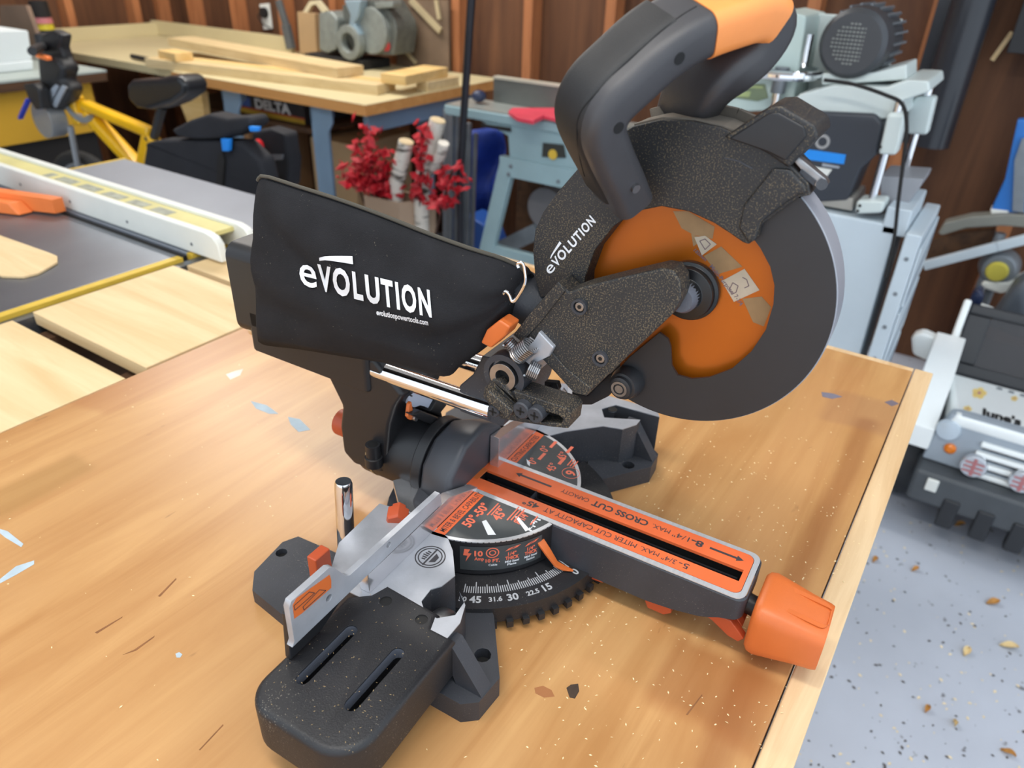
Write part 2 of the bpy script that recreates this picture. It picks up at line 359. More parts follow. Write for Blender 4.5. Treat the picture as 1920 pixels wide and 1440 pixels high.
# ================================================================= the mitre saw (saw frame, mm)
M_blk = mat('black_plastic', (33, 33, 36), .48, var=.15, vs=30, bump=.25, bs=900, speck=(120, 114, 104), ss=900, st=.70)
M_blk2 = mat('dark_plastic_smooth', (31, 31, 34), .42, var=.12, vs=20, bump=.1, bs=1200)
M_grey = mat('grey_painted_casting', (92, 96, 106), .5, var=.12, vs=18, bump=.2, bs=700)
M_dgrey = mat('dark_grey_casting', (54, 56, 62), .5, var=.15, vs=24, bump=.25, bs=700, speck=(120, 116, 108), ss=900, st=.70)
M_alu = mat('machined_aluminium', (214, 216, 220), .34, .55, var=.08, vs=40, bump=.05, bs=500, stretch=(1, 8, 1))
M_alu_r = mat('worn_aluminium', (178, 181, 188), .42, .4, var=.12, vs=40, bump=.1, bs=500)
M_mirror = mat('polished_aluminium', (222, 221, 224), .2, .85, var=.05, vs=30)
M_chrome = mat('chrome', (232, 234, 238), .06, 1., var=.03)
M_steel = mat('dull_steel', (160, 160, 162), .35, 1., var=.2, vs=80)
M_orange = mat('orange_plastic', (208, 106, 48), .42, var=.06, vs=20, bump=.08, bs=900)
M_orange_d = mat('red_orange_plastic', (190, 82, 46), .45, var=.08, vs=20)
M_insert = mat('orange_table_insert', (228, 106, 58), .38, var=.07, vs=40)
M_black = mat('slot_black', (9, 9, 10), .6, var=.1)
M_label = mat('dark_label', (66, 70, 72), .3, var=.18, vs=30, coat=.3)
M_ink = mat('dark_print', (58, 56, 60), .5, var=.05)
M_inko = mat('orange_print', (240, 118, 88), .45, var=.06)
M_white = mat('white_print', (226, 228, 232), .5, var=.05, vs=60)
M_guard = mat('dusty_guard_plastic', (36, 36, 38), .5, var=.14, vs=30, bump=.25, bs=900, speck=(88, 78, 62), ss=900, st=.57)
M_brk = mat('dusty_bracket', (40, 40, 41), .55, var=.14, vs=30, bump=.3, bs=900, speck=(104, 92, 74), ss=900, st=.55)
M_lguard = mat('lower_guard_plastic', (40, 40, 43), .4, var=.07, vs=25, bump=.05, bs=900)
M_dust = mat('sawdust', (196, 168, 122), .9, var=.2, vs=80)
M_blade = mat('orange_lacquered_blade', (182, 96, 18), .3, .4, var=.09, vs=14, coat=.3)
M_print = mat('blade_print_grey', (150, 120, 84), .45, .2, var=.15, vs=60)
M_fabric = mat('black_bag_cloth', (34, 34, 37), .85, var=.16, vs=30, bump=.6, bs=1500, speck=(110, 104, 92), ss=500, st=.74, spec=.25)
ZT = 67.5
saw = thing('miter_saw', 'black and orange sliding compound mitre saw with raised blade standing on the wooden bench', 'saw', (0, 0, 0), SAWROT)
yz = lambda pts, x: [(P(u, v, x=x)[1], P(u, v, x=x)[2]) for u, v in pts]
# ---- base casting, symmetric left and right of the turntable
base = MB()
def basehalf(sg):
    bite = [(-157+17*math.cos(math.radians(a)), -63+17*math.sin(math.radians(a))) for a in (-18, -60, -110, -160, -200, -240, -290, -322)]
    poly = [(-88, -8), (-94, -24), (-105, -37), (-128, -55)] + [bite[-1], *reversed(bite[1:-1]), bite[0]] + [(-150, -80), (-167, -86.5), (-188, -86.5), (-188, 30), (-150, 52), (-90, 56), (-84, 20)]
    if sg > 0:
        poly = [(-88, -8), (-94, -24), (-112, -36), (-144, -66), (-150, -86.5), (-167, -96), (-178, -96), (-160, -60), (-175, -50), (-192, -60), (-196, -112), (-208, -104), (-205, -20), (-188, 30), (-150, 52), (-90, 56), (-84, 20)]
    return [(p[0]*-sg, p[1]) for p in poly]
for sg in (-1, 1):
    base.pz(basehalf(sg), 12, ZT-1)
    fl = [(-100, -70), (-112, -84), (-163, -121), (-190, -119), (-199, -108), (-199, -60), (-150, -50)]
    base.pz([(p[0]*-sg, p[1]) for p in fl], 0, 22, [arc(-152*-sg, -98, 7, 0, 345, 10)])
    # sloping gusset from the foot up to the table
    base.prism([(-95, 22), (-119, 22), (-92, 62), (-80, 62)], lambda u, v, w, s=sg: (w*-s, u, v), -172, -186)
    base.pz([(p[0]*-sg, p[1]) for p in [(-199, 66), (-203, 76), (-197, 118), (-180, 134), (-138, 141), (-124, 134), (-121, 81), (-95, 60), (-95, 40), (-185, 40)]], 0, 15, [arc(-149*-sg, 131, 5.5, 0, 345, 10)] if sg < 0 else ())
base.pz(arc(0, 0, 96, 0, 355, 40), 6, 28)
base.cyl((-95, 40, 20), (-125, 66, 20), 14, n=12)
b = base.build('base', M_dgrey, saw, bevel=2)
for sg in (-1, 1):
    tp = MB(); tp.pz(basehalf(sg), ZT-1, ZT, [arc(181, -26, 5, 0, 340, 12), arc(181, -61, 5, 0, 340, 12)] if sg > 0 else ()); tp.build('table_plate', M_alu_r, saw)
rb = MB()                                     # black discs painting the dark depth of the right-end holes
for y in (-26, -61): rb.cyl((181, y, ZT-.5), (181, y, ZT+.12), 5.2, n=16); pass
rb.build('bolt_hole_shade', M_black, saw)['kind'] = 'stuff'
wh = MB()  # black discs stand for the shade inside the wing holes
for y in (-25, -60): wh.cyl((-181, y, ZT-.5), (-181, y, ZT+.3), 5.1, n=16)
wh.build('wing_hole_shade', M_black, saw)['kind'] = 'stuff'
bl = MB(); bl.lathe((-157, -63, 40), (-157, -63, 54), [(0, 13), (.5, 12.5), (.85, 9), (1, 4)], 20); bl.build('base_bolt', M_steel, saw)
fh = MB()
for x, y, z in ((-152, -98, 12), (152, -98, 12), (-149, 131, 9)): fh.cyl((x, y, z-6), (x, y, z), 6.5, n=14)
fh.build('foot_hole', M_black, saw)
# hand warning mark moulded into the left table
hm = MB()
c0 = Vector((-121.5, -25, ZT+.15))
for r in (13.2, 10.6):
    hm.pz(arc(c0.x, c0.y, r, 0, 352, 36), ZT+.05, ZT+.25, [arc(c0.x, c0.y, r-1.0, 0, 352, 36)])
hm.bar(c0+Vector((-11, 0, 0)), c0+Vector((11, 0, 0)), 1.4, .3)
for i in range(5): hm.bar(c0+Vector((-4.5+i*2.2, 2, 0)), c0+Vector((-5+i*2.4, 7-abs(i-2)*.8, 0)), 1.2, .3)
hm.pz([(c0.x-6, c0.y-2.5), (c0.x+6, c0.y-2.5), (c0.x+3, c0.y-7), (c0.x-3, c0.y-7)], ZT+.05, ZT+.25)
hm.build('warning_mark', M_ink, saw)
# ---- left wing with two slots
wing = MB()
wo = [(-182, -92)]+arc(-273, -63, 30, -90, -180, 8)+arc(-279, -19, 24, 180, 90, 8)+[(-192, 5), (-180, -9), (-165, -14), (-168, -68), (-182, -73)]
def stad(x0, x1, y, r): return arc(x1, y, r, -90, 90, 6)+arc(x0, y, r, 90, 270, 6)
wing.pz_round(wo, 30, ZT+1, 5.5, [stad(-268, -218, -21, 5.2), stad(-266, -216, -64, 5.2), arc(-181, -25, 5, 0, 340, 12), arc(-181, -60, 5, 0, 340, 12)])
w = wing.build('extension_wing', M_blk, saw, smooth=50)
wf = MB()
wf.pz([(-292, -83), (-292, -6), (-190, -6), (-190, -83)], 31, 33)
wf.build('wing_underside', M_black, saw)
wr = MB()                                     # chamfer ring round each slot
for x0, x1, y in ((-268, -218, -21), (-266, -216, -64)):
    o_, i_ = stad(x0, x1, y, 5.3), stad(x0, x1, y, 4.4)
    n = len(o_)
    wr.add([(p[0], p[1], ZT+1.05) for p in o_]+[(p[0], p[1], ZT-9) for p in i_], [(k, (k+1) % n, (k+1) % n+n, k+n) for k in range(n)])
wr.build('slot_lining', M_grey, saw)
# ---- fences (face at Y=-8.5)
YF = -8.5
ff = MB()
fix = [(-181, ZT), (-20, ZT), (-66, 88), (-181, 88)]
ff.py(fix, YF, YF+10)
ff.build('fixed_fence', M_mirror, saw, bevel=.6)
sf = MB()
pf = [P(u, v, y=YF) for u, v in ((547, 1214), (551, 1202), (541, 1140), (545, 1127), (616, 1064), (624, 1063), (648, 1079), (655, 1078), (824, 924), (828, 944))]
pf = [(p[0], p[2]) for p in pf]
h1 = P(616, 1121, y=YF); h2 = P(728, 1021, y=YF)
sf.py(pf, YF-.5, YF+5, [arc(h1[0], h1[2], 3, 0, 330, 10), arc(h2[0], h2[2], 2.6, 0, 330, 10)])
sfo = sf.build('sliding_fence', M_alu_r, saw, bevel=.8)
sb = MB(); sb.py([(-262, 70), (-230, 70), (-200, 84), (-90, 84), (-90, 92), (-200, 96), (-215, 112), (-258, 112)], YF+5, YF+11)
sb.build('fence_backing', M_blk2, saw, bevel=1)
st = MB()
sp = [P(u, v, y=YF-.8) for u, v in ((549, 1135), (556, 1122), (618, 1078), (621, 1088), (621, 1102), (566, 1150), (552, 1160))]
st.py([(p[0], p[2]) for p in sp], YF-.9, YF-.6)
sto = st.build('fence_sticker', M_orange, sfo, bevel=0)
sk = MB()
def pxline(mb, pts, w, **pl):
    q = [P(u, v, **pl) for u, v in pts]
    for a, b in zip(q, q[1:]): mb.bar(a, b, w, .3, up=(0, 1, 0) if 'y' in pl else ((1, 0, 0) if 'x' in pl else (0, 0, 1)))
pxline(sk, [(551, 1136), (553, 1144), (590, 1112), (580, 1110), (551, 1136)], .5, y=YF-1)
pxline(sk, [(568, 1138), (570, 1144), (611, 1107), (599, 1106), (568, 1138)], .5, y=YF-1)
sk.build('sticker_print', M_ink, sfo)
rf = MB()
rfp = [P(u, v, y=YF) for u, v in ((934, 878), (936, 822), (972, 797), (1010, 780))]
rf.py([(p[0], p[2]) for p in rfp]+[(150, 100), (170, 90), (170, ZT), (16, ZT)], YF, YF+10)
rf.build('right_fence', M_mirror, saw, bevel=.6)
# ---- turntable
tt = MB(); tt.pz(arc(0, 0, 98, -84.6, 6, 30)+arc(0, 0, 98, 174, 264.6, 30)+[(-9.2, 2), (9.2, 2)], 29, ZT-.4); tt.build('turntable', M_blk2, saw, bevel=1.2)
rim = MB(); rim.pz(arc(0, 0, 98, -70, -5, 30)+arc(0, 0, 94.5, -5, -70, 30), ZT-1.2, ZT); rim.build('turntable_rim', M_alu, saw)
rim = MB(); rim.pz(arc(0, 0, 98, 185, 253, 30)+arc(0, 0, 94.5, 253, 185, 30), ZT-1.2, ZT); rim.build('turntable_rim', M_alu, saw)
lab = MB()
def label_poly(x0, x1, ytop):
    pts = []
    for i in range(25):
        x = x0+(x1-x0)*i/24; y = -math.sqrt(max(94.4**2-x*x, 0)); pts.append((x, min(y, ytop)))
    return pts+[(x1, ytop), (x0, ytop)]
def clip(p): 
    out = []
    for q in p:
        if not out or (Vector(q)-Vector(out[-1])).length > .05: out.append(q)
    return out
lab.pz(clip(label_poly(-92.2, -23.5, -20)), ZT-.6, ZT+.05)
lab.build('turntable_label', M_label, saw)
lab = MB(); lab.pz(clip(label_poly(31, 92.2, -20)), ZT-.6, ZT+.05); lab.build('turntable_label', M_label, saw)
ls = MB()
ls.pz([(-92.5, -19.8), (-23.5, -19.8), (-19, -9), (-94, -9)], ZT-.6, ZT+.06)
ls.build('label_stripe', M_insert, saw); ls = MB()
ls.pz([(31, -19.8), (92.5, -19.8), (94, -9), (31, -9)], ZT-.6, ZT+.06)
ls.build('label_stripe', M_insert, saw)
lk = MB(); lo = MB(); lw = MB()
EX, EY = (1, 0, 0), (0, 1, 0); zt = ZT+.12
letters(lk, 'MITER & BEVEL CAPABILITY', (-90, -17.6, zt), EX, EY, 6, 64)
letters(lk, 'CUTTING CAPACITIES', (35, -17.6, zt), EX, EY, 6, 52)
letters(lo, "50°-50°", (-73, -33, zt), EX, EY, 9, 36, bold=.03)
letters(lo, "45°", (-51, -51, zt), EX, EY, 9, 16, bold=.03)
letters(lo, '8-1/4"', (-45, -70, zt), EX, EY, 8, 17, bold=.02)
for y, x, wd in ((-38, -50, 20), (-41, -48, 16), (-57, -46, 22), (-60, -44, 18), (-63, -42, 18), (-78, -40, 14)): lo.box((x, y, zt-.05), (x+wd, y+1.3, zt+.05))
letters(lo, '0°', (41, -37, zt), EX, EY, 9, 9); letters(lo, '0°', (66, -37, zt), EX, EY, 9, 9)
letters(lo, '45°', (40, -58, zt), EX, EY, 9, 13); letters(lo, '45°', (63, -58, zt), EX, EY, 9, 13)
letters(lo, '9', (45, -79, zt), EX, EY, 10, 7, bold=.03)
lo.pz(arc(48.5, -74, 9, 0, 350, 24), zt-.05, zt+.05, [arc(48.5, -74, 8.4, 0, 350, 24)])
for x, y in ((51, -38), (76, -38), (55, -59), (77, -57)): lo.box((x, y, zt-.05), (x+13, y+3.4, zt+.05))
for y in (-66, -69, -72): lo.box((58, y, zt-.05), (70, y+1.3, zt+.05))
lw.pz([(-72, -52), (-60, -38), (-56, -40), (-68, -58)], zt-.05, zt+.02)
lw.pz([(-50, -78), (-38, -60), (-36, -62), (-46, -80)], zt-.05, zt+.02)
for k in range(9): 
    lw.box((-47+k*2.1+random.uniform(-1, 1), -83+random.uniform(0, 5), zt-.05), (-45.6+k*2.1, -80+random.uniform(0, 4), zt+.03))
lw.pz([(38, -30), (45, -25), (42, -31), (36, -34)], zt-.05, zt+.02)
for mb_, nm_, m_ in ((lk, 'label_lettering', M_ink), (lo, 'label_figures', M_inko), (lw, 'label_picture', M_white)):
    for sg in (-1, 1):                       # one print for each half of the turntable
        h_ = MB(); keep = [f for f in mb_.f if mb_.v[f[0]].x*sg > 0]; ix = {}
        for f in keep:
            for i in f: ix.setdefault(i, len(ix))
        h_.v = [mb_.v[i] for i in ix]; h_.f = [tuple(ix[i] for i in f) for f in keep]; h_.build(nm_, m_, saw, fixn=False)['kind'] = 'stuff'
# drum side sticker with symbols
dp = MB(); RD = 98.6
def drum(a, z, r=RD): return (-r*math.sin(math.radians(a)), -r*math.cos(math.radians(a)), z)
dp.grid(lambda s, t: drum(69-45*s, 34+28*t, 98.4), 20, 2)
dp.build('drum_sticker', M_label, saw)
do = MB(); dw = MB()
def drum_text(mb, s, a, z, h, wdeg, **k):
    vs, fs, w = textgeo(s, **k); mb.add([drum(a-wdeg*v[0]/w, z+h*v[1], RD) for v in vs], fs)
do.add([drum(66.6, 59, RD), drum(63.6, 59, RD), drum(64.8, 54.5, RD), drum(62.8, 54.5, RD), drum(66, 44, RD), drum(65, 51.5, RD), drum(67.2, 51.5, RD)], [(0, 1, 2, 5, 6), (2, 3, 4, 5)])
drum_text(do, '10', 61.4, 51.5, 6, 4.4, bold=.04); drum_text(do, 'Amp', 61.4, 46.5, 3.6, 5, bold=.03)
for r_ in (6, 3.2):
    n = 20; do.add([drum(52+math.degrees(rr*math.cos(2*pi*i/n)/98), 55+rr*math.sin(2*pi*i/n), RD) for rr in (r_, r_-1) for i in range(n)], [(i, (i+1) % n, (i+1) % n+n, i+n) for i in range(n)])
drum_text(do, '10 FT.', 55.6, 43.8, 3.8, 7.6, bold=.04); drum_text(dw, 'Cable', 54, 39.4, 2.4, 4.6, bold=.02)
for a, s_ in ((45.4, 'Plate'), (34.6, 'Section')):
    do.add([drum(a, 55, RD), drum(a-6.5, 57.4, RD), drum(a-8.6, 60, RD), drum(a-2, 58, RD)], [(0, 1, 2, 3)])
    drum_text(do, '1/4"', a-1.6, 49.5, 3.8, 4.6, bold=.03); drum_text(do, 'THICK', a-.2, 44.6, 3.8, 7.6, bold=.04)
    drum_text(dw, 'Mild Steel', a-.2, 41, 2.4, 7.6, bold=.03); drum_text(dw, s_, a-1.4, 37.6, 2.4, 5, bold=.03)
do.build('drum_symbols', M_inko, saw, fixn=False); dw.build('drum_lettering', M_white, saw, fixn=False)
# ---- mitre scale
sc = MB()
def sect(r0, r1, a0, a1, n=40): 
    f = lambda r, a: (-r*math.sin(math.radians(a)), -r*math.cos(math.radians(a)))
    return [f(r0, a0+(a1-a0)*i/n) for i in range(n+1)]+[f(r1, a1-(a1-a0)*i/n) for i in range(n+1)]
sc.pz(sect(96, 137, 72, -66), 10, 27)
for a in range(-50, 62, 6): sc.pz(sect(132, 141, a, a+2.4, 2), 6, 13)
sco = sc.build('miter_scale', M_blk, saw, bevel=1.2)
mk = MB()
zs = 27.2
def sp_(r, a, z=zs): return Vector((-r*math.sin(math.radians(a)), -r*math.cos(math.radians(a)), z))
for i in range(0, 51):
    a = 15+i; l = 12 if i % 15 == 0 else (9 if i % 5 == 0 else 6.5)
    mk.bar(sp_(119, a), sp_(119-l-1, a), .85, .3)
for s_, d_ in (('0', 0), ('15', 15), ('22.5', 21.5), ('30', 30), ('31.6', 37), ('45', 45), ('50', 50)):
    a = 15+d_; big = d_ in (0, 15, 30, 45)
    r_ = Vector((math.cos(math.radians(a)), -math.sin(math.radians(a)), 0)); u_ = Vector((math.sin(math.radians(a)), math.cos(math.radians(a)), 0))
    letters(mk, s_, sp_(130 if big else 129, a), r_, u_, 7.4 if big else 5, bold=.03, center=True)
mk.build('scale_marks', mat('scale_grey_paint', (176, 178, 182), .6), sco, fixn=False)
pt = MB()                                     # orange pointer clipped to the arm
pp = [P(1032, 1010, x=-34), P(1042, 1018, x=-36), P(1047, 1045, x=-38), P(1055, 1055, x=-40)]
pt.sweep([(-33, -84, 56), (-40, -88, 54), (-42, -98, 46), (-40, -106, 34), (-37, -112, 30), (-34, -121, 28.5)], [(-4, -1.2), (4, -1.2), (4, 1.2), (-4, 1.2)], up=(0, 0, 1), scale=[1, 1, 1, .9, .8, .3])
pt.build('miter_pointer', M_orange, saw, bevel=.5)
pn = MB(); pn.cyl((-35, -84, 57), (-37, -86, 60), 3.5, n=14); pn.build('pointer_screw', M_steel, saw, bevel=.4)
# ---- table arm
arm = MB()
X0, X1 = -28, 34
prof = [(-60, ZT-1), (-60, 20), (-110, 24), (-190, 24), (-214, 27), (-240, 33), (-256, 42), (-270, 45), (-270, ZT-1)]
arm.px(prof, X0, -9)
arm.px(prof, 9, X1)
arm.px([(-60, 44), (-60, 20), (-110, 24), (-190, 24), (-214, 27), (-240, 33), (-256, 42), (-262, 44)], -9, 9)
arm.px([(-259.5, ZT-1), (-259.5, 40), (-270, 45), (-270, ZT-1)], -9, 9)
am = MB(); k_ = rrect(X0, -270, X1, -58, 9, 6)
def armz(y): 
    z = [(-270, 45), (-256, 42), (-240, 33), (-214, 27), (-190, 24), (-110, 24), (-58, 20)]
    for (a, za_), (b, zb_) in zip(z, z[1:]):
        if a <= y <= b: return za_+(zb_-za_)*(y-a)/(b-a)
    return 45 if y < -270 else 20
hole_ = [(-9, -259.5), (9, -259.5), (9, -50), (-9, -50)]
o_r = rrect(X0, -270, X1, -58, 9, 6); dense = []
for (xa, ya), (xb, yb) in zip(o_r, o_r[1:]+o_r[:1]):
    m_ = max(1, int(abs(yb-ya)/8))
    dense += [(xa+(xb-xa)*i/m_, ya+(yb-ya)*i/m_) for i in range(m_)]
nd = len(dense)
inn = [(min(max(x, -9), 9) if -259 < y else x*.3, max(y, -259.5)) for x, y in dense]
am.add([(x, y, ZT-2.4) for x, y in dense]+[(x, y, armz(y)) for x, y in dense]+[(x*.955, y*.996, ZT-1) for x, y in dense], [(i, (i+1) % nd, (i+1) % nd+nd, i+nd) for i in range(nd)]+[(i, (i+1) % nd, (i+1) % nd+2*nd, i+2*nd) for i in range(nd)])
arm2 = MB(); arm2.px([(p_[0], p_[1]) for p_ in prof[:0]]+[(-60, ZT-2), (-60, 22), (-110, 26), (-190, 26), (-214, 29), (-240, 35), (-256, 44), (-266, 47), (-266, ZT-2)], X0+3, -9); arm2.px([(-60, ZT-2), (-60, 22), (-110, 26), (-190, 26), (-214, 29), (-240, 35), (-256, 44), (-266, 47), (-266, ZT-2)], 9, X1-3)
arm2.px([(-60, 44), (-60, 22), (-190, 26), (-240, 35), (-256, 43)], -9, 9); arm2.px([(-259.5, ZT-2), (-259.5, 42), (-266, 47), (-266, ZT-2)], -9, 9)
arm2.build('arm_core', M_black, saw)
ao = am.build('table_arm', M_dgrey, saw, smooth=30)
ar = MB()
ar.pz(rrect(-27.5, -268.5, 33.5, 26, 9), ZT-.8, ZT+.1, [rrect(-22.5, -264, 29, 22, 7)])
ar.build('arm_trim', M_alu, saw)
ins = MB()
ins.pz(rrect(-22.2, -263.6, 28.6, 21.6, 7), ZT-2.5, ZT+.35, [[(-7.6, -259), (7.5, -259), (7.5, .5), (-7.6, .5)]])
ino = ins.build('table_insert', M_insert, saw)
sl = MB(); sl.box((-9, -259.5, ZT-26), (9, 1, ZT-22)); sl.build('kerf_slot', M_black, saw)
sw = MB(); sw.box((3, -256, ZT-14), (5, -4, ZT-8)); sw.build('slot_rib', M_blk2, saw)
nb = MB(); nb.box((-11, -2, ZT+.2), (8, 9, ZT+.8)); nb.build('insert_pad', M_orange, saw, bevel=.3)
it = MB(); za = ZT+.5; RY, UX = (0, 1, 0), (-1, 0, 0)
letters(it, '8-', (22, -220, za), RY, UX, 7.5, 11, bold=.03); letters(it, '1/4"', (21.5, -207, za), RY, UX, 6.5, 15, bold=.0)
letters(it, 'MAX.', (21.5, -189, za), RY, UX, 5.6, 17, bold=.0); letters(it, 'CROSS CUT', (22, -168, za), RY, UX, 7.5, 56, bold=.03); letters(it, 'CAPACITY', (21.5, -108, za), RY, UX, 5.6, 29, bold=.0)
letters(it, '5-', (-11.5, -218, za), RY, UX, 6.5, 9, bold=.01); letters(it, '3/4"', (-12, -207, za), RY, UX, 6, 13, bold=.0)
letters(it, 'MAX.', (-12, -191, za), RY, UX, 5.2, 17, bold=.0); letters(it, 'MITER CUT CAPACITY AT', (-11.5, -170, za), RY, UX, 6.2, 92, bold=.0); letters(it, "45°", (-11.5, -72, za), RY, UX, 7, 16, bold=.03)
for y0, y1 in ((-68, -34), (-226, -250)):
    s_ = 1 if y1 > y0 else -1
    it.box((17.2, min(y0, y1), za-.05), (19.6, max(y0, y1), za+.05)); it.add([(14.8, y1, za), (22, y1, za), (18.4, y1+s_*6, za)], [(0, 1, 2)])
it.build('insert_lettering', M_ink, ino, fixn=False)['kind'] = 'stuff'
# arm underside: orange latch parts and handle
la = MB(); la.prism([(-188, 26), (-210, 26), (-212, 13), (-206, 8), (-190, 8), (-187, 14)], lambda u, v, w: (w, u, v), -20, -8); la.prism([(-125, 24), (-150, 24), (-146, 16), (-134, 15)], lambda u, v, w: (w, u, v), -22, -12)
la.build('lock_pad', M_orange_d, saw, bevel=1)
lv = MB(); lv.prism([(-228, 34), (-262, 36), (-276, 22), (-272, 16), (-262, 18), (-246, 28)], lambda u, v, w: (w, u, v), -22, -14); lv.prism([(-240, 34), (-264, 36), (-272, 26), (-262, 24)], lambda u, v, w: (w, u, v), -14, 16)
lv.build('detent_lever', M_orange_d, saw, bevel=1)
hd = MB()
cx, cz = -1, 39
secs = []
for t, hw, hh in ((0, 27, 24), (3, 30, 27), (8, 31, 28), (22, 29, 26), (40, 26.5, 23), (54, 25, 21.5), (57, 24, 20.5)):
    secs.append([(cx+hw*(abs(math.cos(a))**.45)*math.copysign(1, math.cos(a)), -277-t, cz+hh*(abs(math.sin(a))**.45)*math.copysign(1, math.sin(a))) for a in [2*pi*i/32 for i in range(32)]])
for s_ in secs: hd.v += [Vector(p) for p in s_]
for j in range(len(secs)-1):
    for i in range(32): hd.f.append((j*32+i, j*32+(i+1) % 32, (j+1)*32+(i+1) % 32, (j+1)*32+i))
hd.f.append(tuple(range(32))); hd.f.append(tuple(range((len(secs)-1)*32, len(secs)*32)))
hdo = hd.build('miter_handle', M_orange, saw, smooth=50)
hr = MB()                                     # raised U-shaped rib on the handle, recessed thumb panel
hr.prism(rrect(-15, -332, 15, -292, 6), lambda u, v, w: (u-1, v, w+(v+277)*.09), 65.6, 66.6, [rrect(-10.5, -333, 10.5, -297, 4)])
hr.build('handle_rib', M_orange, hdo, bevel=.4)
hs = MB(); hs.cyl((0, -268, 42), (0, -278, 40), 9, n=16); hs.build('handle_stem', M_blk2, saw)
# ---- steel post behind the fence, orange clamps
rd = MB(); rd.lathe((-127, 69, 14), (-119, 70, 107), [(0, 8), (.97, 8), (1, 7)], 24); rd.build('clamp_post', M_chrome, saw, smooth=50)
oc = MB(); q = P(598, 1060, y=45)
oc.box((q[0]-9, 38, q[2]-12), (q[0]+8, 48, q[2]+16)); oc.build('clamp_wedge', M_orange_d, saw, bevel=1.2)
ok_ = MB(); q = P(747, 968, y=30); ok_.lathe((q[0]-8, 26, q[2]-1), (q[0]+9, 36, q[2]+2), [(0, 9), (.15, 11), (.7, 11), (.75, 7), (1, 7)], 6); ok_.build('lock_knob', M_orange_d, saw, bevel=.6)
rs = MB(); rs.pz([(P(u, v, z=56)[0], P(u, v, z=56)[1]) for u, v in ((736, 900), (752, 896), (780, 898), (800, 910), (806, 930), (792, 946), (770, 962), (748, 948))], 50, 56); rs.build('rear_shelf', mat('bright_polished_shelf', (236, 236, 238), .16, .9), saw, bevel=1)
# ---- drum housing at the rear, bevel tube, tower
dh = MB()
dh.lathe((0, 4, 64), (0, 46, 66), [(0, 58), (.5, 54), (.85, 48), (1, 44)], 10); dh.pz([(-84, 2), (84, 2), (64, 40), (30, 52), (-30, 52), (-64, 40)], 16, 62)
dh.build('bevel_housing', mat('satin_grey_plastic', (64, 66, 72), .45, var=.12, vs=14), saw, bevel=7, seg=3)
bt = MB(); bt.cyl((0, 40, 66), (0, 128, 66), 40, n=40); bt.cyl((0, 44, 66), (0, 56, 66), 45, n=40); bt.build('bevel_tube', M_blk2, saw, bevel=1.5)
bd = MB(); bd.cyl((0, 112, 66), (0, 115, 66), 40.6, n=40); bd.build('dust_band', M_dust, saw)
tw = MB()
tpoly = yz([(596, 672), (640, 762), (636, 800), (642, 848), (660, 868), (720, 888), (724, 856), (730, 800), (742, 762), (756, 742), (720, 700), (700, 672)], -40)
tw.px(tpoly, -40, 36)
tw.px([(100, 148), (256, 150), (256, 196), (100, 196)], -44, 44)
tw.build('tower', M_blk2, saw, bevel=5, seg=3)
tk = MB(); q = P(634, 800, x=-20); tk.cyl((-4, q[1]-10, q[2]-6), (-4, q[1]+12, q[2]-6), 15, n=20); tk.build('bevel_lock_knob', M_orange_d, saw, bevel=2)
bo = MB(); q = P(702, 842, x=-44); bo.lathe((-46, q[1], q[2]-18), (-46, q[1], q[2]+7), [(0, 9), (.4, 9), (.42, 7.5), (1, 7.5)], 16); bo.build('stop_boss', M_blk2, saw)
bs_ = MB(); bs_.cyl((-46, q[1], q[2]+7), (-46, q[1], q[2]+7.3), 5, n=14); bs_.build('stop_bolt', M_black, saw)
def ysl(pts, y, d): m_ = MB(); m_.py([(P(u, v, y=y)[0], P(u, v, y=y)[2]) for u, v in pts], y, y+d); return m_
ysl([(765, 757), (766, 741), (774, 733), (790, 729), (806, 731), (822, 742), (818, 758), (808, 770), (800, 763), (788, 760), (776, 764)], 70, 3).build('bevel_scale', mat('pale_blue_scale', (196, 204, 222), .4), saw)
bp_ = MB()
for u, v in ((771, 741), (784, 735), (798, 736), (809, 741), (812, 746)): pxline(bp_, [(u-2, v), (u+2, v+2)], 1.6, y=69.6)
bp_.build('bevel_marks', M_ink, saw)
ysl([(806, 772), (823, 742), (838, 748), (839, 758), (828, 772), (832, 786), (820, 778)], 66, 20).build('bevel_stop_block', M_blk2, saw, bevel=2)
ysl([(772, 778), (790, 770), (822, 782), (834, 806), (818, 800), (796, 790)], 56, 10).build('bevel_flange', M_blk2, saw, bevel=2)
ysl([(765, 782), (768, 758), (772, 753), (775, 772), (784, 774), (782, 782), (770, 788)], 62, 4).build('bevel_pointer', M_orange, saw, bevel=.8)
q = P(780, 783, y=60); bo3 = MB(); bo3.cyl((q[0], 64, q[2]), (q[0], 59, q[2]), 3.6, n=12); bo3.build('bevel_pointer_screw', M_steel, saw)
# ---- rails and rear end cap
for x in (-31, 31):
    r_ = MB(); r_.cyl((x, -30, 170), (x, 262, 170), 9.5, n=32); r_.build('slide_rail', M_chrome, saw, smooth=60)
rc = MB(); rc.py(rrect(-44, 166, 44, 262, 14), 226, 272); rc.build('rail_end_cap', M_blk2, saw, bevel=8, seg=3)
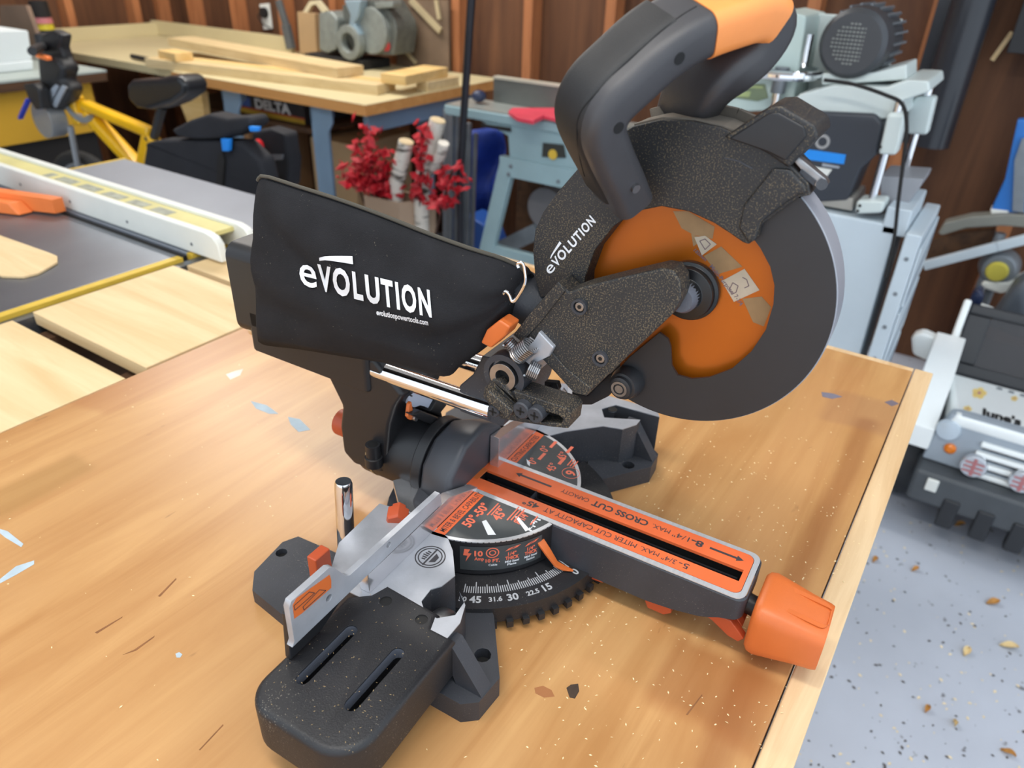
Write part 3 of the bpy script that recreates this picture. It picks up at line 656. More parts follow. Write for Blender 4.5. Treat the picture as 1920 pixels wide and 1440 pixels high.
# ---- carriage and pivot
cg = MB()
cg.px([(-42, 158), (4, 158), (4, 184), (-10, 200), (-20, 222), (-44, 224), (-54, 206), (-50, 180)], -34, 40)
cg.build('carriage', M_dgrey, saw, bevel=2)
pv = P(944, 706, x=-52)
pt_ = MB(); pt_.cyl((-46, pv[1], pv[2]), (40, pv[1], pv[2]), 15, n=28); pt_.build('pivot_tube', M_alu_r, saw, bevel=1)
pr = MB(); pr.px(arc(pv[1], pv[2], 19, 0, 350, 28), -52, -36, [arc(pv[1], pv[2], 14, 0, 350, 28)]); pr.build('pivot_ring', M_dgrey, saw, bevel=1)
pb = MB(); pb.px(arc(pv[1], pv[2], 12, 0, 350, 24), -54, -40, [arc(pv[1], pv[2], 6.5, 0, 350, 24)]); pb.build('pivot_bush', M_steel, saw, bevel=1.2)
ph_ = MB(); ph_.cyl((-47, pv[1], pv[2]), (-46.5, pv[1], pv[2]), 6.6, n=16); ph_.build('pivot_bore', M_black, saw)
br = MB()
brp = yz([(962, 733), (1064, 766), (1070, 776), (1066, 803), (1030, 800), (940, 786), (924, 770), (906, 742), (908, 728), (922, 712), (936, 714), (970, 757)], -56)
hp = yz([(974, 757), (1048, 779), (1056, 786), (1052, 795), (1020, 792), (968, 782)], -56)
br.px(brp, -56, -34, [hp]); br.build('stop_bracket', M_brk, saw, bevel=1)
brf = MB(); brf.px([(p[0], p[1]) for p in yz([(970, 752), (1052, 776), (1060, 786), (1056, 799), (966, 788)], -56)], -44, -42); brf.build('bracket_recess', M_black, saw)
lvv = MB(); lvv.bar(P(915, 735, x=-60), P(962, 775, x=-60), 10, 8, up=(1, 0, 0)); lvv.build('stop_lever', M_brk, saw, bevel=1.5)
for u, v, r_ in ((977, 770, 7.5), (1003, 779, 7), (925, 771, 5.5)):
    q = P(u, v, x=-62); s_ = MB(); s_.lathe((-40, q[1], q[2]), (-63, q[1], q[2]), [(0, r_*.7), (.35, r_*.7), (.36, r_), (.95, r_), (1, r_*.85)], 18); so = s_.build('stop_screw', M_dgrey, saw)
    c_ = MB(); c_.box((-63.4, q[1]-.7, q[2]-3.5), (-62.8, q[1]+.7, q[2]+3.5)); c_.box((-63.4, q[1]-3.5, q[2]-.7), (-62.8, q[1]+3.5, q[2]+.7)); c_.build('screw_cross', M_black, so)
# coil springs and orange depth knob
def coil(p0, p1, r, turns, wr=1.1, per=10):
    p0, p1 = Vector(p0), Vector(p1); d = p1-p0; z = d.normalized(); x = z.orthogonal(); y = z.cross(x); n = int(turns*per)
    return [p0+d*i/n+(x*math.cos(2*pi*i/per)+y*math.sin(2*pi*i/per))*r for i in range(n+1)]
for a, b_, r_, t_ in (((952, 640), (974, 664), 4, 8), ((968, 668), (996, 646), 6, 9), ((990, 690), (1010, 700), 5, 6)):
    s_ = MB(); s_.tube(coil(P(*a, x=-50), P(*b_, x=-48), r_, t_), .9, 6); s_.build('coil_spring', M_steel, saw)
cl_ = MB(); cl_.px(yz([(972, 668), (1000, 640), (1010, 622), (1038, 652), (1030, 668), (994, 686)], -44), -44, -30); cl_.build('spring_clamp', M_alu_r, saw, bevel=1)
dk = MB(); dk.prism([(P(u, v, x=-50)[1], P(u, v, x=-50)[2]) for u, v in ((911, 636), (922, 612), (946, 593), (966, 606), (958, 622), (930, 646))], lambda u, v, w: (w, u, v), -58, -42); dk.build('depth_knob', M_orange, saw, bevel=1.6)
# ---- blade
HY, HZ = P(1292, 545, x=-6)[1:]
bl_ = MB(); n = 60; pts = []
for i in range(n):
    a0 = 360*i/n
    pts += [(HY+92.5*math.cos(math.radians(a0)), HZ+92.5*math.sin(math.radians(a0))), (HY+88*math.cos(math.radians(a0+1.4)), HZ+88*math.sin(math.radians(a0+1.4))), (HY+89*math.cos(math.radians(a0+4)), HZ+89*math.sin(math.radians(a0+4)))]
bl_.px(pts, -3.2, -1.4)
blo = bl_.build('saw_blade', M_blade, saw)
XB = -3.35
bp1 = MB()                                   # grey printed band across the blade
def pband(pts): bp1.px(yz(pts, XB), XB-.05, XB+.05)
pband([(1262, 396), (1290, 396), (1340, 425), (1336, 448), (1300, 440), (1278, 428)])
pband([(1320, 480), (1352, 462), (1392, 500), (1346, 514)])
pband([(1392, 560), (1428, 556), (1446, 576), (1432, 612), (1412, 604)])
pband([(1296, 438), (1320, 448), (1300, 462)])
bp1.build('blade_band', M_print, blo)
bp2 = MB()
for pts in ([(1302, 445), (1322, 442), (1344, 458), (1316, 479)], [(1353, 527), (1396, 504), (1424, 544), (1376, 566)]): bp2.px(yz(pts, XB-.1), XB-.15, XB-.05)
bp2.build('blade_pictogram', mat('blade_print_pale', (186, 172, 152), .45, .2, var=.1, vs=60), blo)
bp3 = MB()
for pts in ([(1312, 452), (1322, 448), (1332, 458), (1322, 468), (1312, 452)], [(1374, 530), (1384, 536), (1380, 548), (1372, 552), (1368, 542), (1374, 530)], [(1392, 520), (1400, 524), (1404, 536), (1396, 540)]): pxline(bp3, pts, .6, x=XB-.2)
letters_px(bp3, '185mm', (1300, 470), (1322, 490), (5, -4), None, plane=dict(x=XB-.2)); letters_px(bp3, 'Multi-Purpose', (1330, 500), (1372, 552), (6, -5), None, plane=dict(x=XB-.2)); letters_px(bp3, '7-1/4', (1376, 556), (1388, 574), (6, -5), None, plane=dict(x=XB-.2))
for a in range(20, 100, 12): 
    q = arc(HY, HZ, 78, 180+a, 181+a, 1)[0]; bp3.px(arc(q[0], q[1], 1.2, 0, 350, 8), XB-.15, XB-.05)
bp3.build('blade_lettering', mat('blade_print_dark', (112, 92, 96), .5), blo, fixn=False)
bp4 = MB()                                   # pale scratched rings on the lacquer
for a0, a1 in ((95, 175), (250, 300), (320, 350)):
    k = 0
    while a0+k < a1:
        l = random.uniform(1.5, 5); r_ = 84+random.uniform(-1, 1)
        q = arc(HY, HZ, r_, a0+k, a0+k+l, 3)
        for p0, p1 in zip(q, q[1:]): bp4.bar((XB-.1, *p0), (XB-.1, *p1), random.uniform(.4, 1.0), .1, up=(1, 0, 0))
        k += l+random.uniform(.2, 1.6)
bp4.build('blade_scratch', mat('scratch_gold', (226, 172, 104), .5, .2), blo)
hb = MB()
hb.lathe((-3.4, HY, HZ), (-22, HY, HZ), [(0, 22), (.25, 22), (.3, 19.5), (.55, 19), (.6, 12), (1, 11)], 40); hb.build('arbor_flange', M_black if False else mat('arbor_black', (24, 24, 26), .3, var=.1), saw, bevel=.6)
hc = MB(); q = P(1281, 545, x=-20); hc.lathe((-14, HY, HZ), (-26, HY, HZ), [(0, 12), (.7, 11), (1, 9)], 32); hc.build('arbor_boss', M_grey, saw)
# ---- lower guard: crescent shell round the blade
lg = MB()
lgpts = yz([(1578, 530), (1540, 640), (1500, 720), (1400, 785), (1290, 790), (1200, 760)], -14)
def fitc(p):
    import itertools
    best = None
    sx = sy = sxx = syy = sxy = sxxx = syyy = sxyy = sxxy = 0; n = len(p)
    A = [[0]*3 for _ in range(3)]; B = [0]*3
    for x, y in p:
        r = (x, y, 1); z = -(x*x+y*y)
        for i in range(3):
            B[i] += r[i]*z
            for j in range(3): A[i][j] += r[i]*r[j]
    s_ = Matrix(A).inverted() @ Vector(B)
    cx, cy = -s_[0]/2, -s_[1]/2
    return cx, cy, math.sqrt(cx*cx+cy*cy-s_[2])
LY, LZ, LR = fitc(lgpts)
def ang(u, v, x=-14): 
    q = P(u, v, x=x); return math.degrees(math.atan2(q[2]-LZ, q[1]-LY))
a_end = ang(1178, 742) % 360; a_beg = ang(1500, 372) % 360
outer = arc(LY, LZ, LR-.8, a_beg, a_end, 60); rimo = arc(LY, LZ, LR, a_beg, a_end, 60)
inner = yz([(1153, 728), (1148, 706), (1180, 670), (1236, 624), (1252, 636), (1257, 650), (1259, 686), (1270, 704), (1296, 711), (1330, 708), (1372, 692), (1408, 660), (1436, 618), (1450, 570), (1452, 535), (1444, 500), (1426, 466), (1404, 436), (1392, 420), (1420, 380), (1460, 366)], -14)
lg.px(outer+inner, -14, -11.5); lg.px(outer+arc(LY, LZ, LR-30, a_end, a_beg, 30), 11.5, 14)
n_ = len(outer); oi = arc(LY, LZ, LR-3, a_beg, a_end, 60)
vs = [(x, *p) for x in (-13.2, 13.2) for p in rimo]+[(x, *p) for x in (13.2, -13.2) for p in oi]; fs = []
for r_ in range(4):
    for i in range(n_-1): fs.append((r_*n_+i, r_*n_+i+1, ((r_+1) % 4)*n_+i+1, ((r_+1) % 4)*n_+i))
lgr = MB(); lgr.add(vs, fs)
lgo = lg.build('lower_guard', M_lguard, saw, bevel=.8)
lgr.build('guard_rim', mat('rim_painted_sheen', (150, 152, 160), .3, var=.05), lgo, bevel=.8)  # light grey paints the daylight reflected along the dark plastic rim
lt = MB()
q0 = outer[8:44]
for i in range(0): pass
# ---- upper guard
ug = MB()
UX_ = -20
ugo_ = [(1062, 560), (1012, 556), (1003, 520), (999, 470), (1003, 432), (1018, 398), (1044, 362), (1082, 318), (1130, 272), (1186, 237), (1240, 224), (1300, 227), (1352, 239), (1402, 262), (1450, 288), (1484, 312), (1516, 345), (1520, 366), (1498, 370), (1478, 384), (1432, 418), (1424, 428), (1422, 444), (1404, 458), (1392, 454), (1366, 436), (1338, 418), (1292, 397), (1240, 387), (1190, 397), (1150, 425), (1115, 470), (1097, 520), (1096, 548)]
ugp = yz(ugo_, UX_)
ug.px(ugp, UX_, 18)
ugt = MB(); ugt.v = list(ug.v); ugt.f = list(ug.f); ugtree = bvh_of(ugt)
ugo = ug.build('upper_guard', M_guard, saw, bevel=2.5, seg=3)
fb = MB()                                    # raised front block and arm of the guard
fb.px(yz([(1355, 258), (1442, 200), (1466, 199), (1528, 236), (1534, 258), (1478, 316), (1440, 290), (1400, 268)], -23), -23, 20)
fb.px(yz([(1448, 316), (1480, 318), (1512, 352), (1510, 364), (1496, 366), (1474, 380), (1428, 416), (1416, 452), (1402, 457), (1384, 428), (1394, 384)], -22.5), -22.5, -16)
fb.build('guard_nose', M_guard, ugo, bevel=2.5, seg=3)
fp = MB(); fp.px(yz([(1366, 260), (1440, 213), (1462, 212), (1508, 238), (1512, 256), (1472, 302), (1436, 284)], -24.2), -24.2, -22); fp.build('nose_panel', M_blk2, ugo, bevel=2)
gr = MB(); pxline(gr, [(1358, 296), (1385, 302), (1410, 316)], .9, x=UX_-.2); gr.build('moulding_line', M_dgrey, ugo)
tr = MB()
for a, b_ in zip(ugp[9:14], ugp[10:14]): tr.bar((14, a[0], a[1]+2.5), (14, b_[0], b_[1]+2.5), 5, 8)
for a, b_ in zip(ugp[9:14], ugp[10:14]): tr.bar((-4, a[0], a[1]+.4), (-4, b_[0], b_[1]+.4), 26, 1.4)
tr.build('guard_top_dust', mat('dusty_grey_rim', (112, 104, 94), .75, var=.2, vs=60), ugo)
lk_ = MB(); lk_.px(yz([(1488, 302), (1496, 294), (1548, 336), (1553, 346), (1540, 358), (1530, 352)], -16), -16, -8); lk_.build('link_bracket', M_steel, ugo, bevel=.8)
lk2 = MB(); lk2.px(yz([(1502, 318), (1530, 340), (1526, 348), (1498, 326)], -17), -17.5, -15); lk2.cyl(P(1541, 346, x=-19), P(1541, 346, x=-10), 3.4, n=12); lk2.build('link_pin', M_dgrey, ugo)
# lettering on the guard
def logo(mb, tree, p0, p1, h, hs, plane=None, bold=.05):
    """lower-case e + capitals, flying stroke over the v"""
    U = Vector((p1[0]-p0[0], p1[1]-p0[1])); V = Vector(h)
    def put(s, a, b, k, v0=0.):
        letters_px(mb, s, (p0[0]+U.x*a+V.x*v0, p0[1]+U.y*a+V.y*v0), (p0[0]+U.x*b+V.x*v0, p0[1]+U.y*b+V.y*v0), (V.x*k, V.y*k), tree, bold=bold if s != 'e' else bold*.25, plane=plane, lift=2.2)
    put('e', 0, .135, 1.25, .0); put('V', .15, .255, .95); put('O', .265, .40, 1.0); put('L', .425, .50, 1.0); put('U', .525, .635, 1.0); put('T', .65, .745, 1.0); put('I', .765, .79, 1.0); put('O', .81, .925, 1.0)
    put('N', .945, 1.04, 1.0)
    sw_ = []
    for t in range(7):
        k = t/6; a = .17+.27*k; w0 = 1.12+hs*math.sqrt(k)*.55; th = .30 if k > .2 else .12
        sw_.append((a, w0)); 
    top = [(a, b+.32-.2*(1-i/6)) for i, (a, b) in enumerate(sw_)]
    q = sw_+top[::-1]; qq = [(p0[0]+U.x*a+V.x*b, p0[1]+U.y*a+V.y*b) for a, b in q]
    m = len(sw_); fs = [(i, i+1, 2*m-2-i, 2*m-1-i) for i in range(m-1)]
    if tree is not None: decal(mb, qq, fs, tree, 2.2)
    else: mb.add([P(u, v, **plane) for u, v in qq], fs)
gl = MB(); logo(gl, None, (1031, 516), (1114, 420), (-11, -13), .4, plane=dict(x=UX_-.5), bold=.03); gl.build('guard_lettering', M_white, ugo, fixn=False)
# ---- bracket plate with screws, roller
bk = MB()
bkp = yz([(1093, 538), (1170, 519), (1240, 503), (1262, 507), (1275, 526), (1277, 560), (1262, 588), (1220, 628), (1160, 684), (1100, 742), (1076, 737), (1045, 703), (1000, 655), (962, 628), (1000, 580), (1047, 528), (1066, 548)], -40)
bk.px(bkp, -40, -20); bko = bk.build('head_bracket', M_brk, saw, bevel=1.6)
be = MB(); be.px(yz([(962, 628), (1000, 580), (1047, 528), (1060, 545), (1012, 606), (980, 642)], -41), -41.5, -39); be.px(yz([(1000, 655), (1045, 703), (1076, 737), (1100, 742), (1108, 728), (1060, 690), (1018, 640)], -41), -41.2, -39); be.build('bracket_rib', M_brk, bko, bevel=.8)
for u, v, r_, x in ((1087, 575, 6.2, -41), (1126, 672, 6.2, -41)):
    q = P(u, v, x=x); s_ = MB(); s_.px(arc(q[1], q[2], r_, 0, 350, 20), x-2, x+1, [arc(q[1], q[2], r_*.72, 0, 350, 20)]); s_.build('bracket_screw_seat', M_dgrey, bko, bevel=.4)
    s_ = MB(); s_.cyl((x-.8, q[1], q[2]), (x+1, q[1], q[2]), r_*.6, n=14); s_.build('bracket_screw', M_steel, bko, bevel=.5)
    s_ = MB(); s_.cyl((x-1.0, q[1], q[2]), (x-.7, q[1], q[2]), r_*.28, n=6); s_.build('screw_socket', M_black, bko)
q = P(1163, 727, x=-28); s_ = MB(); s_.lathe((-8, q[1]-2, q[2]), (-30, q[1], q[2]), [(0, 13), (.5, 13), (.8, 11), (.82, 9), (.97, 9), (1, 7)], 28); ro = s_.build('guard_roller', M_lguard, saw)
s_ = MB(); s_.px(arc(q[1], q[2], 6.5, 0, 350, 20), -31, -29.5, [arc(q[1], q[2], 4.6, 0, 350, 20)]); s_.cyl((-31, q[1], q[2]), (-29.5, q[1], q[2]), 3.4, n=12); s_.build('roller_screw', M_steel, ro)
wl = MB(); wl.px(yz([(1070, 735), (1100, 742), (1142, 700), (1168, 716), (1140, 744), (1108, 760), (1080, 760)], -14), -14, 14); wl.build('guard_pivot_web', M_blk2, saw, bevel=1.5)
bt_ = MB()                                   # blade teeth peeping out below the pivot, silver chip plate
bt_.px(yz([(1012, 752), (1040, 745), (1046, 725), (1052, 735), (1056, 728), (1062, 736), (1058, 748), (1068, 756), (1046, 765), (1020, 764)], -8), -8, -6.4); bt_.build('chip_plate', M_alu, saw)
cb = MB(); q = P(1034, 728, x=-12); cb.px(yz([(1020, 716), (1044, 718), (1048, 730), (1040, 741), (1020, 740)], -14), -14, -8); cb.build('chip_plate_block', M_blk2, saw, bevel=1)
cc = MB(); cc.cyl((-16, q[1], q[2]), (-13, q[1], q[2]), 3.4, n=12); cc.build('chip_plate_screw', M_steel, saw)
mo = MB(); mo.lathe((18, HY+25, HZ-8), (118, HY+25, HZ-8), [(0, 44), (.1, 48), (.55, 48), (.6, 44), (.95, 42), (1, 34)], 32); mo.build('motor_housing', M_blk2, saw, bevel=2)
# ---- handle: a loop standing across the head
e_ = Vector((math.cos(math.radians(28)), -math.sin(math.radians(28)), 0)); pr_ = Vector((math.sin(math.radians(28)), math.cos(math.radians(28)), 0))
d2 = (Vector((0, 0, 1))-.3*pr_).normalized(); nn = e_.cross(d2).normalized(); r0 = Vector((-32, -129, 379))
def HP(u, v, off=0.):
    d = ray(u, v); t = (r0+nn*off-CS).dot(nn)/d.dot(nn); return CS+d*t
cl = [(1166, 362), (1148, 322), (1124, 272), (1110, 226), (1126, 182), (1172, 136), (1226, 88), (1286, 50), (1350, 26), (1404, 14), (1424, 36), (1396, 84), (1344, 130), (1304, 176), (1284, 226), (1278, 280)]
offs = [0]*13+[14, 40, 52]
path = curve_pts([HP(*p)+ray(*p).normalized()*o_ for p, o_ in zip(cl, offs)], 6)
if nn.dot(CS-r0) < 0: nn = -nn
def rsec(w, h, r, n=4): return [(p[0], p[1]) for p in rrect(-w/2, -h/2, w/2, h/2, r, n)]
hdl = MB(); hdl.sweep(path, rsec(44, 27, 10, 5), up=None)
# keep the section square to the loop plane
hdl = MB()
def sweep_loop(mb, path, sec, nrm, off=0.):
    m = len(sec); vs = []; fs = []
    for i, p in enumerate(path):
        d = (path[min(i+1, len(path)-1)]-path[max(i-1, 0)]).normalized(); y = nrm; x = d.cross(y).normalized()
        for a, b in sec: vs.append(p+y*a+x*(b+off))
    for i in range(len(path)-1):
        for j in range(m): fs.append((i*m+j, i*m+(j+1) % m, (i+1)*m+(j+1) % m, (i+1)*m+j))
    fs.append(tuple(reversed(range(m)))); fs.append(tuple(range((len(path)-1)*m, len(path)*m)))
    mb.add(vs, fs)
sweep_loop(hdl, path, rsec(44, 27, 8, 5), nn)
hdo2 = hdl.build('handle', mat('handle_grey_plastic', (62, 61, 64), .45, var=.1, vs=30, bump=.15, bs=1200), saw, smooth=60)
n6 = 6
hg = MB(); sweep_loop(hg, path[n6*0+3:n6*7-2], [(p[0]-6, p[1]-2.5) for p in rsec(36, 25, 8, 5)], nn)
d0 = (path[10]-path[9]).normalized(); 
hgo = hg.build('handle_rubber', mat('handle_black_rubber', (29, 29, 31), .55, var=.1, vs=30, bump=.3, bs=1500), hdo2, smooth=60)
ho = MB(); sweep_loop(ho, path[n6*7+1:n6*9+4], rsec(45.5, 28.5, 8.5, 5), nn); ho.build('handle_orange_shell', mat('bright_orange_shell', (244, 150, 78), .4, var=.06, vs=30), hdo2, smooth=60)
# parting line and screw recesses
tmp = MB(); tmp.v = list(hdl.v)+list(hg.v); k_ = len(hdl.v); tmp.f = list(hdl.f)+[tuple(i+k_ for i in f) for f in hg.f]
htree = bvh_of(tmp)
hl = MB()
lp = []
for u, v in ((1096, 330), (1088, 300), (1082, 262), (1082, 230), (1092, 204), (1120, 172), (1160, 130), (1200, 94), (1240, 58), (1276, 30), (1306, 12)):
    d = ray(u, v).normalized(); h = htree.ray_cast(CS, d)
    if h[0] is not None: lp.append(h[0]-d*.1)
if len(lp) > 2: hl.tube(curve_pts(lp, 4), .45, 6)
hl.build('handle_seam', M_black, hdo2)
for u, v, a, b_ in ((1160, 240, 7, 13), (1274, 110, 6, 14), (1402, 72, 5, 12)):
    d = ray(u, v).normalized(); h = htree.ray_cast(CS, d)
    if h[0] is None: continue
    nr = h[1] if h[1].dot(d) < 0 else -h[1]; x_ = nr.orthogonal().normalized(); s_ = MB(); s_.cyl(h[0]-nr*1, h[0]+nr*.25, 3.6, n=16); s_.build('handle_screw_hole', M_black, hdo2)
q = HP(1190, 352, 22); s_ = MB(); s_.cyl(q, q+nn*2, 3, n=12); s_.build('handle_screw', M_steel, hdo2)
# ---- dust port and bag
po = MB(); a_ = P(1012, 575, x=-6); b_ = P(958, 540, x=-12); po.cyl(a_, b_, 21, 20, n=28); po.build('dust_port', M_dgrey, saw, bevel=1)
top = [(484, 338), (497, 329), (560, 348), (640, 373), (720, 402), (800, 434), (880, 463), (940, 482), (978, 500), (988, 516)]
bot = [(484, 640), (500, 648), (560, 655), (640, 668), (740, 684), (832, 706), (868, 682), (924, 640), (958, 590), (972, 566)]
XM = -16
xm_ = [-60, -60, -60, -58, -56, -53, -48, -40, -30, -24]
tc_ = curve_pts([P(u, v, x=xm_[i]) for i, (u, v) in enumerate(top)], 5); bc_ = curve_pts([P(u, v, x=xm_[i]) for i, (u, v) in enumerate(bot)], 5)
NB = len(tc_)
def bagpt(i, t, side):
    p = tc_[i].lerp(bc_[i], t); s = i/(NB-1)
    th = 22*(math.sin(pi*min(max(t, 0), 1))**.55)*(min(1, .25+2.2*s) if s < .4 else 1.0)*(1 if s < .86 else 1-.25*(s-.86)/.14)
    wr = 3.2*math.sin(9*s+5*t)*math.sin(pi*t)+2.2*math.sin(17*t-11*s)*math.sin(pi*t)-5*math.exp(-((t-.78+.2*s)/.05)**2)*(.3+s)
    # crease from the top rear corner to the middle
    cre = math.exp(-((t-.05-1.25*s)/.075)**2)*5*(1 if s < .4 else 0)*math.sin(pi*min(1, s/.4))
    gath = 3.0*math.sin(26*t)*max(0, (s-.8)/.2)
    edge = 3*math.sin(14*s)*math.sin(pi*t)*0
    return p+Vector((side*(th+wr*.9-cre+gath*math.sin(pi*t)), 0, 0))
bag = MB(); NT = 17
for side in (-1, 1): bag.grid(lambda a, b, sd=side: bagpt(round(a*(NB-1)), b, sd), NB, NT)
bagtree = bvh_of(bag)
me_tmp = bag
bgo = bag.build('dust_bag', M_fabric, saw, smooth=80)
bm = bmesh.new(); bm.from_mesh(bgo.data); bmesh.ops.remove_doubles(bm, verts=bm.verts, dist=1e-5); bmesh.ops.recalc_face_normals(bm, faces=bm.faces); bm.to_mesh(bgo.data); bm.free()
for p in bgo.data.polygons: p.use_smooth = True
bs1 = MB(); bs1.tube([bagpt(i, .004, -1)+Vector((0, 0, .5)) for i in range(0, NB, 2)], 1.6, 8); bs1.build('bag_seam', mat('bag_seam_dusty', (74, 70, 62), .9), bgo)
bgl = MB(); logo(bgl, bagtree, (563, 533), (800, 591), (-4, -48), .35, bold=.038); bgl.build('bag_lettering', M_white, bgo, fixn=False)
bgu = MB(); letters_px(bgu, 'evolutionpowertools.com', (706, 590), (803, 610), (-.8, -10), bagtree, bold=.03, lift=2); bgu.build('bag_web_address', M_white, bgo, fixn=False)
cw = MB(); cw.tube(curve_pts([P(u, v, x=-58) for u, v in ((944, 551), (948, 546), (955, 552), (962, 566), (976, 548), (985, 528), (984, 508), (980, 494), (970, 494), (972, 502))], 5), 1.2, 8); cw.build('wire_clip', M_chrome, bgo)
# loose chips and dust on the saw: tiny flakes
fl = MB()
for _ in range(150):
    x = random.uniform(-295, -180); y = random.uniform(-88, 0); s_ = random.uniform(.3, .9); a = random.uniform(0, pi); c_, n_2 = math.cos(a)*s_, math.sin(a)*s_
    fl.add([(x-c_, y-n_2, ZT+1.1), (x+n_2*.5, y-c_*.5, ZT+1.2), (x+c_, y+n_2, ZT+1.3)], [(0, 1, 2)])
fo = fl.build('sawdust_flakes', M_dust, saw, smooth=0, fixn=False); fo['kind'] = 'stuff'
# ================================================================= behind the bench, left half (room frame)
def kid(mb, name, m, root, **k):
    o = mb.build(name, m, root, **k); o.matrix_parent_inverse = Matrix.Translation(root.location).inverted(); return o
def slab(mb, pts, x, depth, zmin=-1e9):    # pixel outline on the plane X=x, thickness away from the viewer
    q = [Q(u, v, x=x) for u, v in pts]; mb.px([(p[1], max(p[2], zmin)) for p in q], x, x+depth); return mb
def yslab(mb, pts, y, depth, zmin=-1e9):
    q = [Q(u, v, y=y) for u, v in pts]; mb.py([(p[0], max(p[2], zmin)) for p in q], y, y+depth); return mb
def one(mb, name, m, label, cat, group=None, **k): return tag(mb.build(name, m, **k), label, cat, group)
M_iron = mat('cast_iron', (126, 130, 138), .34, .75, var=.14, vs=5, bump=.08, bs=120)
M_yel = mat('yellow_paint', (214, 178, 62), .55, var=.1, vs=20)
M_hdpe = mat('white_plastic_face', (226, 228, 222), .42, var=.03, vs=10)
M_ply = wood('pale_plywood', (214, 182, 132), (234, 208, 164), .6, axis=1, scale=.8, spots=.2)
M_plyx = wood('pale_plywood_x', (208, 178, 128), (230, 204, 160), .6, axis=0, scale=.8)
M_dark = mat('black_and_shade', (26, 24, 24), .8)  # plain black parts, and the painted shade under the yellow cabinet
M_dkw = wood('dark_frame_wood', (70, 48, 32), (98, 68, 44), .7, axis=0)
# ---- outfeed boards between bench and table saw
of = thing('outfeed_table', 'pale plywood outfeed table with an open gap between bench and table saw', 'table', (0, 720, ZF))
for x0, x1, y0 in ((-1300, -41, 566), (-10, 240, 566)):
    t = MB(); t.box((x0, y0, -20), (x1, 864, -1 if x0 < -50 else 1.5)); kid(t, 'plywood_panel', M_ply, of, bevel=1)
t = MB(); t.box((262, 566, -24), (620, 858, -4)); kid(t, 'plywood_panel', M_ply, of, bevel=1)
t = MB(); t.box((-1300, 820, -160), (620, 850, -30)); kid(t, 'rail', M_dkw, of); t = MB(); t.box((-1300, 600, -160), (620, 630, -30)); kid(t, 'rail', M_dkw, of)
t = MB(); t.box((-36, 634, -110), (-12, 816, -60)); kid(t, 'crosspiece', M_dkw, of)
for x in (-1250, 540):
    for y in (600, 790): t = MB(); t.box((x, y, ZF), (x+60, y+58, -160)); kid(t, 'leg', M_dkw, of)
# ---- table saw
ts = thing('table_saw', 'grey cast iron table saw with yellow striped edges behind the bench', 'table saw', (0, 1250, ZF))
t = MB(); t.box((-900, 905, -36), (276, 1628, 0)); kid(t, 'table_top', M_iron, ts, bevel=2)
t = MB(); t.box((296, 905, -34), (624, 1628, -1)); kid(t, 'extension_top', mat('grey_extension', (150, 156, 166), .4, .5, var=.08, vs=4), ts, bevel=2)
t = MB(); t.box((276.5, 905, -30), (295.5, 1628, -6)); kid(t, 'rail_gap', M_dark, ts)
t = MB(); t.box((-900, 888, -30), (276, 905, -.5)); kid(t, 'edge_stripe', M_yel, ts); t = MB(); t.box((296, 888, -30), (624, 905, -1)); kid(t, 'edge_stripe', M_yel, ts)
t = MB(); t.box((-900, 868, -40), (624, 887, -8)); kid(t, 'rear_rail', M_iron, ts); t = MB(); t.box((296, 1628.5, -30), (630, 1640, -1)); kid(t, 'edge_stripe', M_yel, ts)
for y in (1090, 1340): t = MB(); t.box((-900, y, -1), (276, y+19, .3)); kid(t, 'miter_slot', mat('dark_slot', (58, 58, 62), .5, .5), ts) if y > 2000 else None
t = MB(); t.box((-500, 960, ZF), (180, 1580, -36)); kid(t, 'cabinet', mat('saw_cabinet_grey', (120, 122, 124), .5), ts, bevel=6)
t = MB(); t.box((560, 1540, ZF), (610, 1600, -34)); kid(t, 'leg', M_iron, ts); t = MB(); t.box((560, 930, ZF), (610, 980, -34)); kid(t, 'leg', M_iron, ts)
tp_ = MB(); tp_.pz([(134-60, 1006), (120, 1030), (136, 1060), (136, 1090), (120, 1400), (40, 1400), (30, 1040), (50, 1010)], .3, 5); one(tp_, 'throat_insert', M_ply, 'pale rounded plywood insert lying on the cast iron saw table', 'board', bevel=1)
# ---- rip fence
rf_ = thing('rip_fence', 'white faced rip fence with yellow top lying across the table saw', 'fence', (340, 1400, 0))
def fside(x0, x1, y0):
    t = MB(); t.prism([(y0, 1), (2500, 1), (2500, 52), (y0+40, 52), (y0+14, 46), (y0+3, 34)], lambda u, v, w: (w, u, v), x0, x1); return t
o1 = kid(fside(300, 316, 806), 'face_board', M_hdpe, rf_, bevel=3, seg=3); o2 = kid(fside(366, 382, 800), 'face_board', M_hdpe, rf_, bevel=3, seg=3)
t = MB(); t.box((316, 846, 37), (366, 2500, 45)); kid(t, 'beam', mat('faded_yellow_beam', (206, 196, 132), .55, var=.1, vs=8), rf_)
t = MB()
for a, b_ in zip((1000, 1080, 1160, 1250, 1340, 1430), (1070, 1150, 1240, 1330, 1420, 1470)): t.box((328, a, 45), (352, b_-14, 45.4)); 
kid(t, 'worn_lettering', mat('worn_grey_print', (150, 152, 138), .6, var=.3, vs=60), rf_)['kind'] = 'stuff'
for u, v in ((38, 346), (131, 378), (238, 416), (359, 458)):
    q = Q(u, v, x=299.5); t = MB(); t.cyl((299.2, q[1], q[2]), (300.6, q[1], q[2]), 3.2, n=12); kid(t, 'screw', M_iron, rf_)
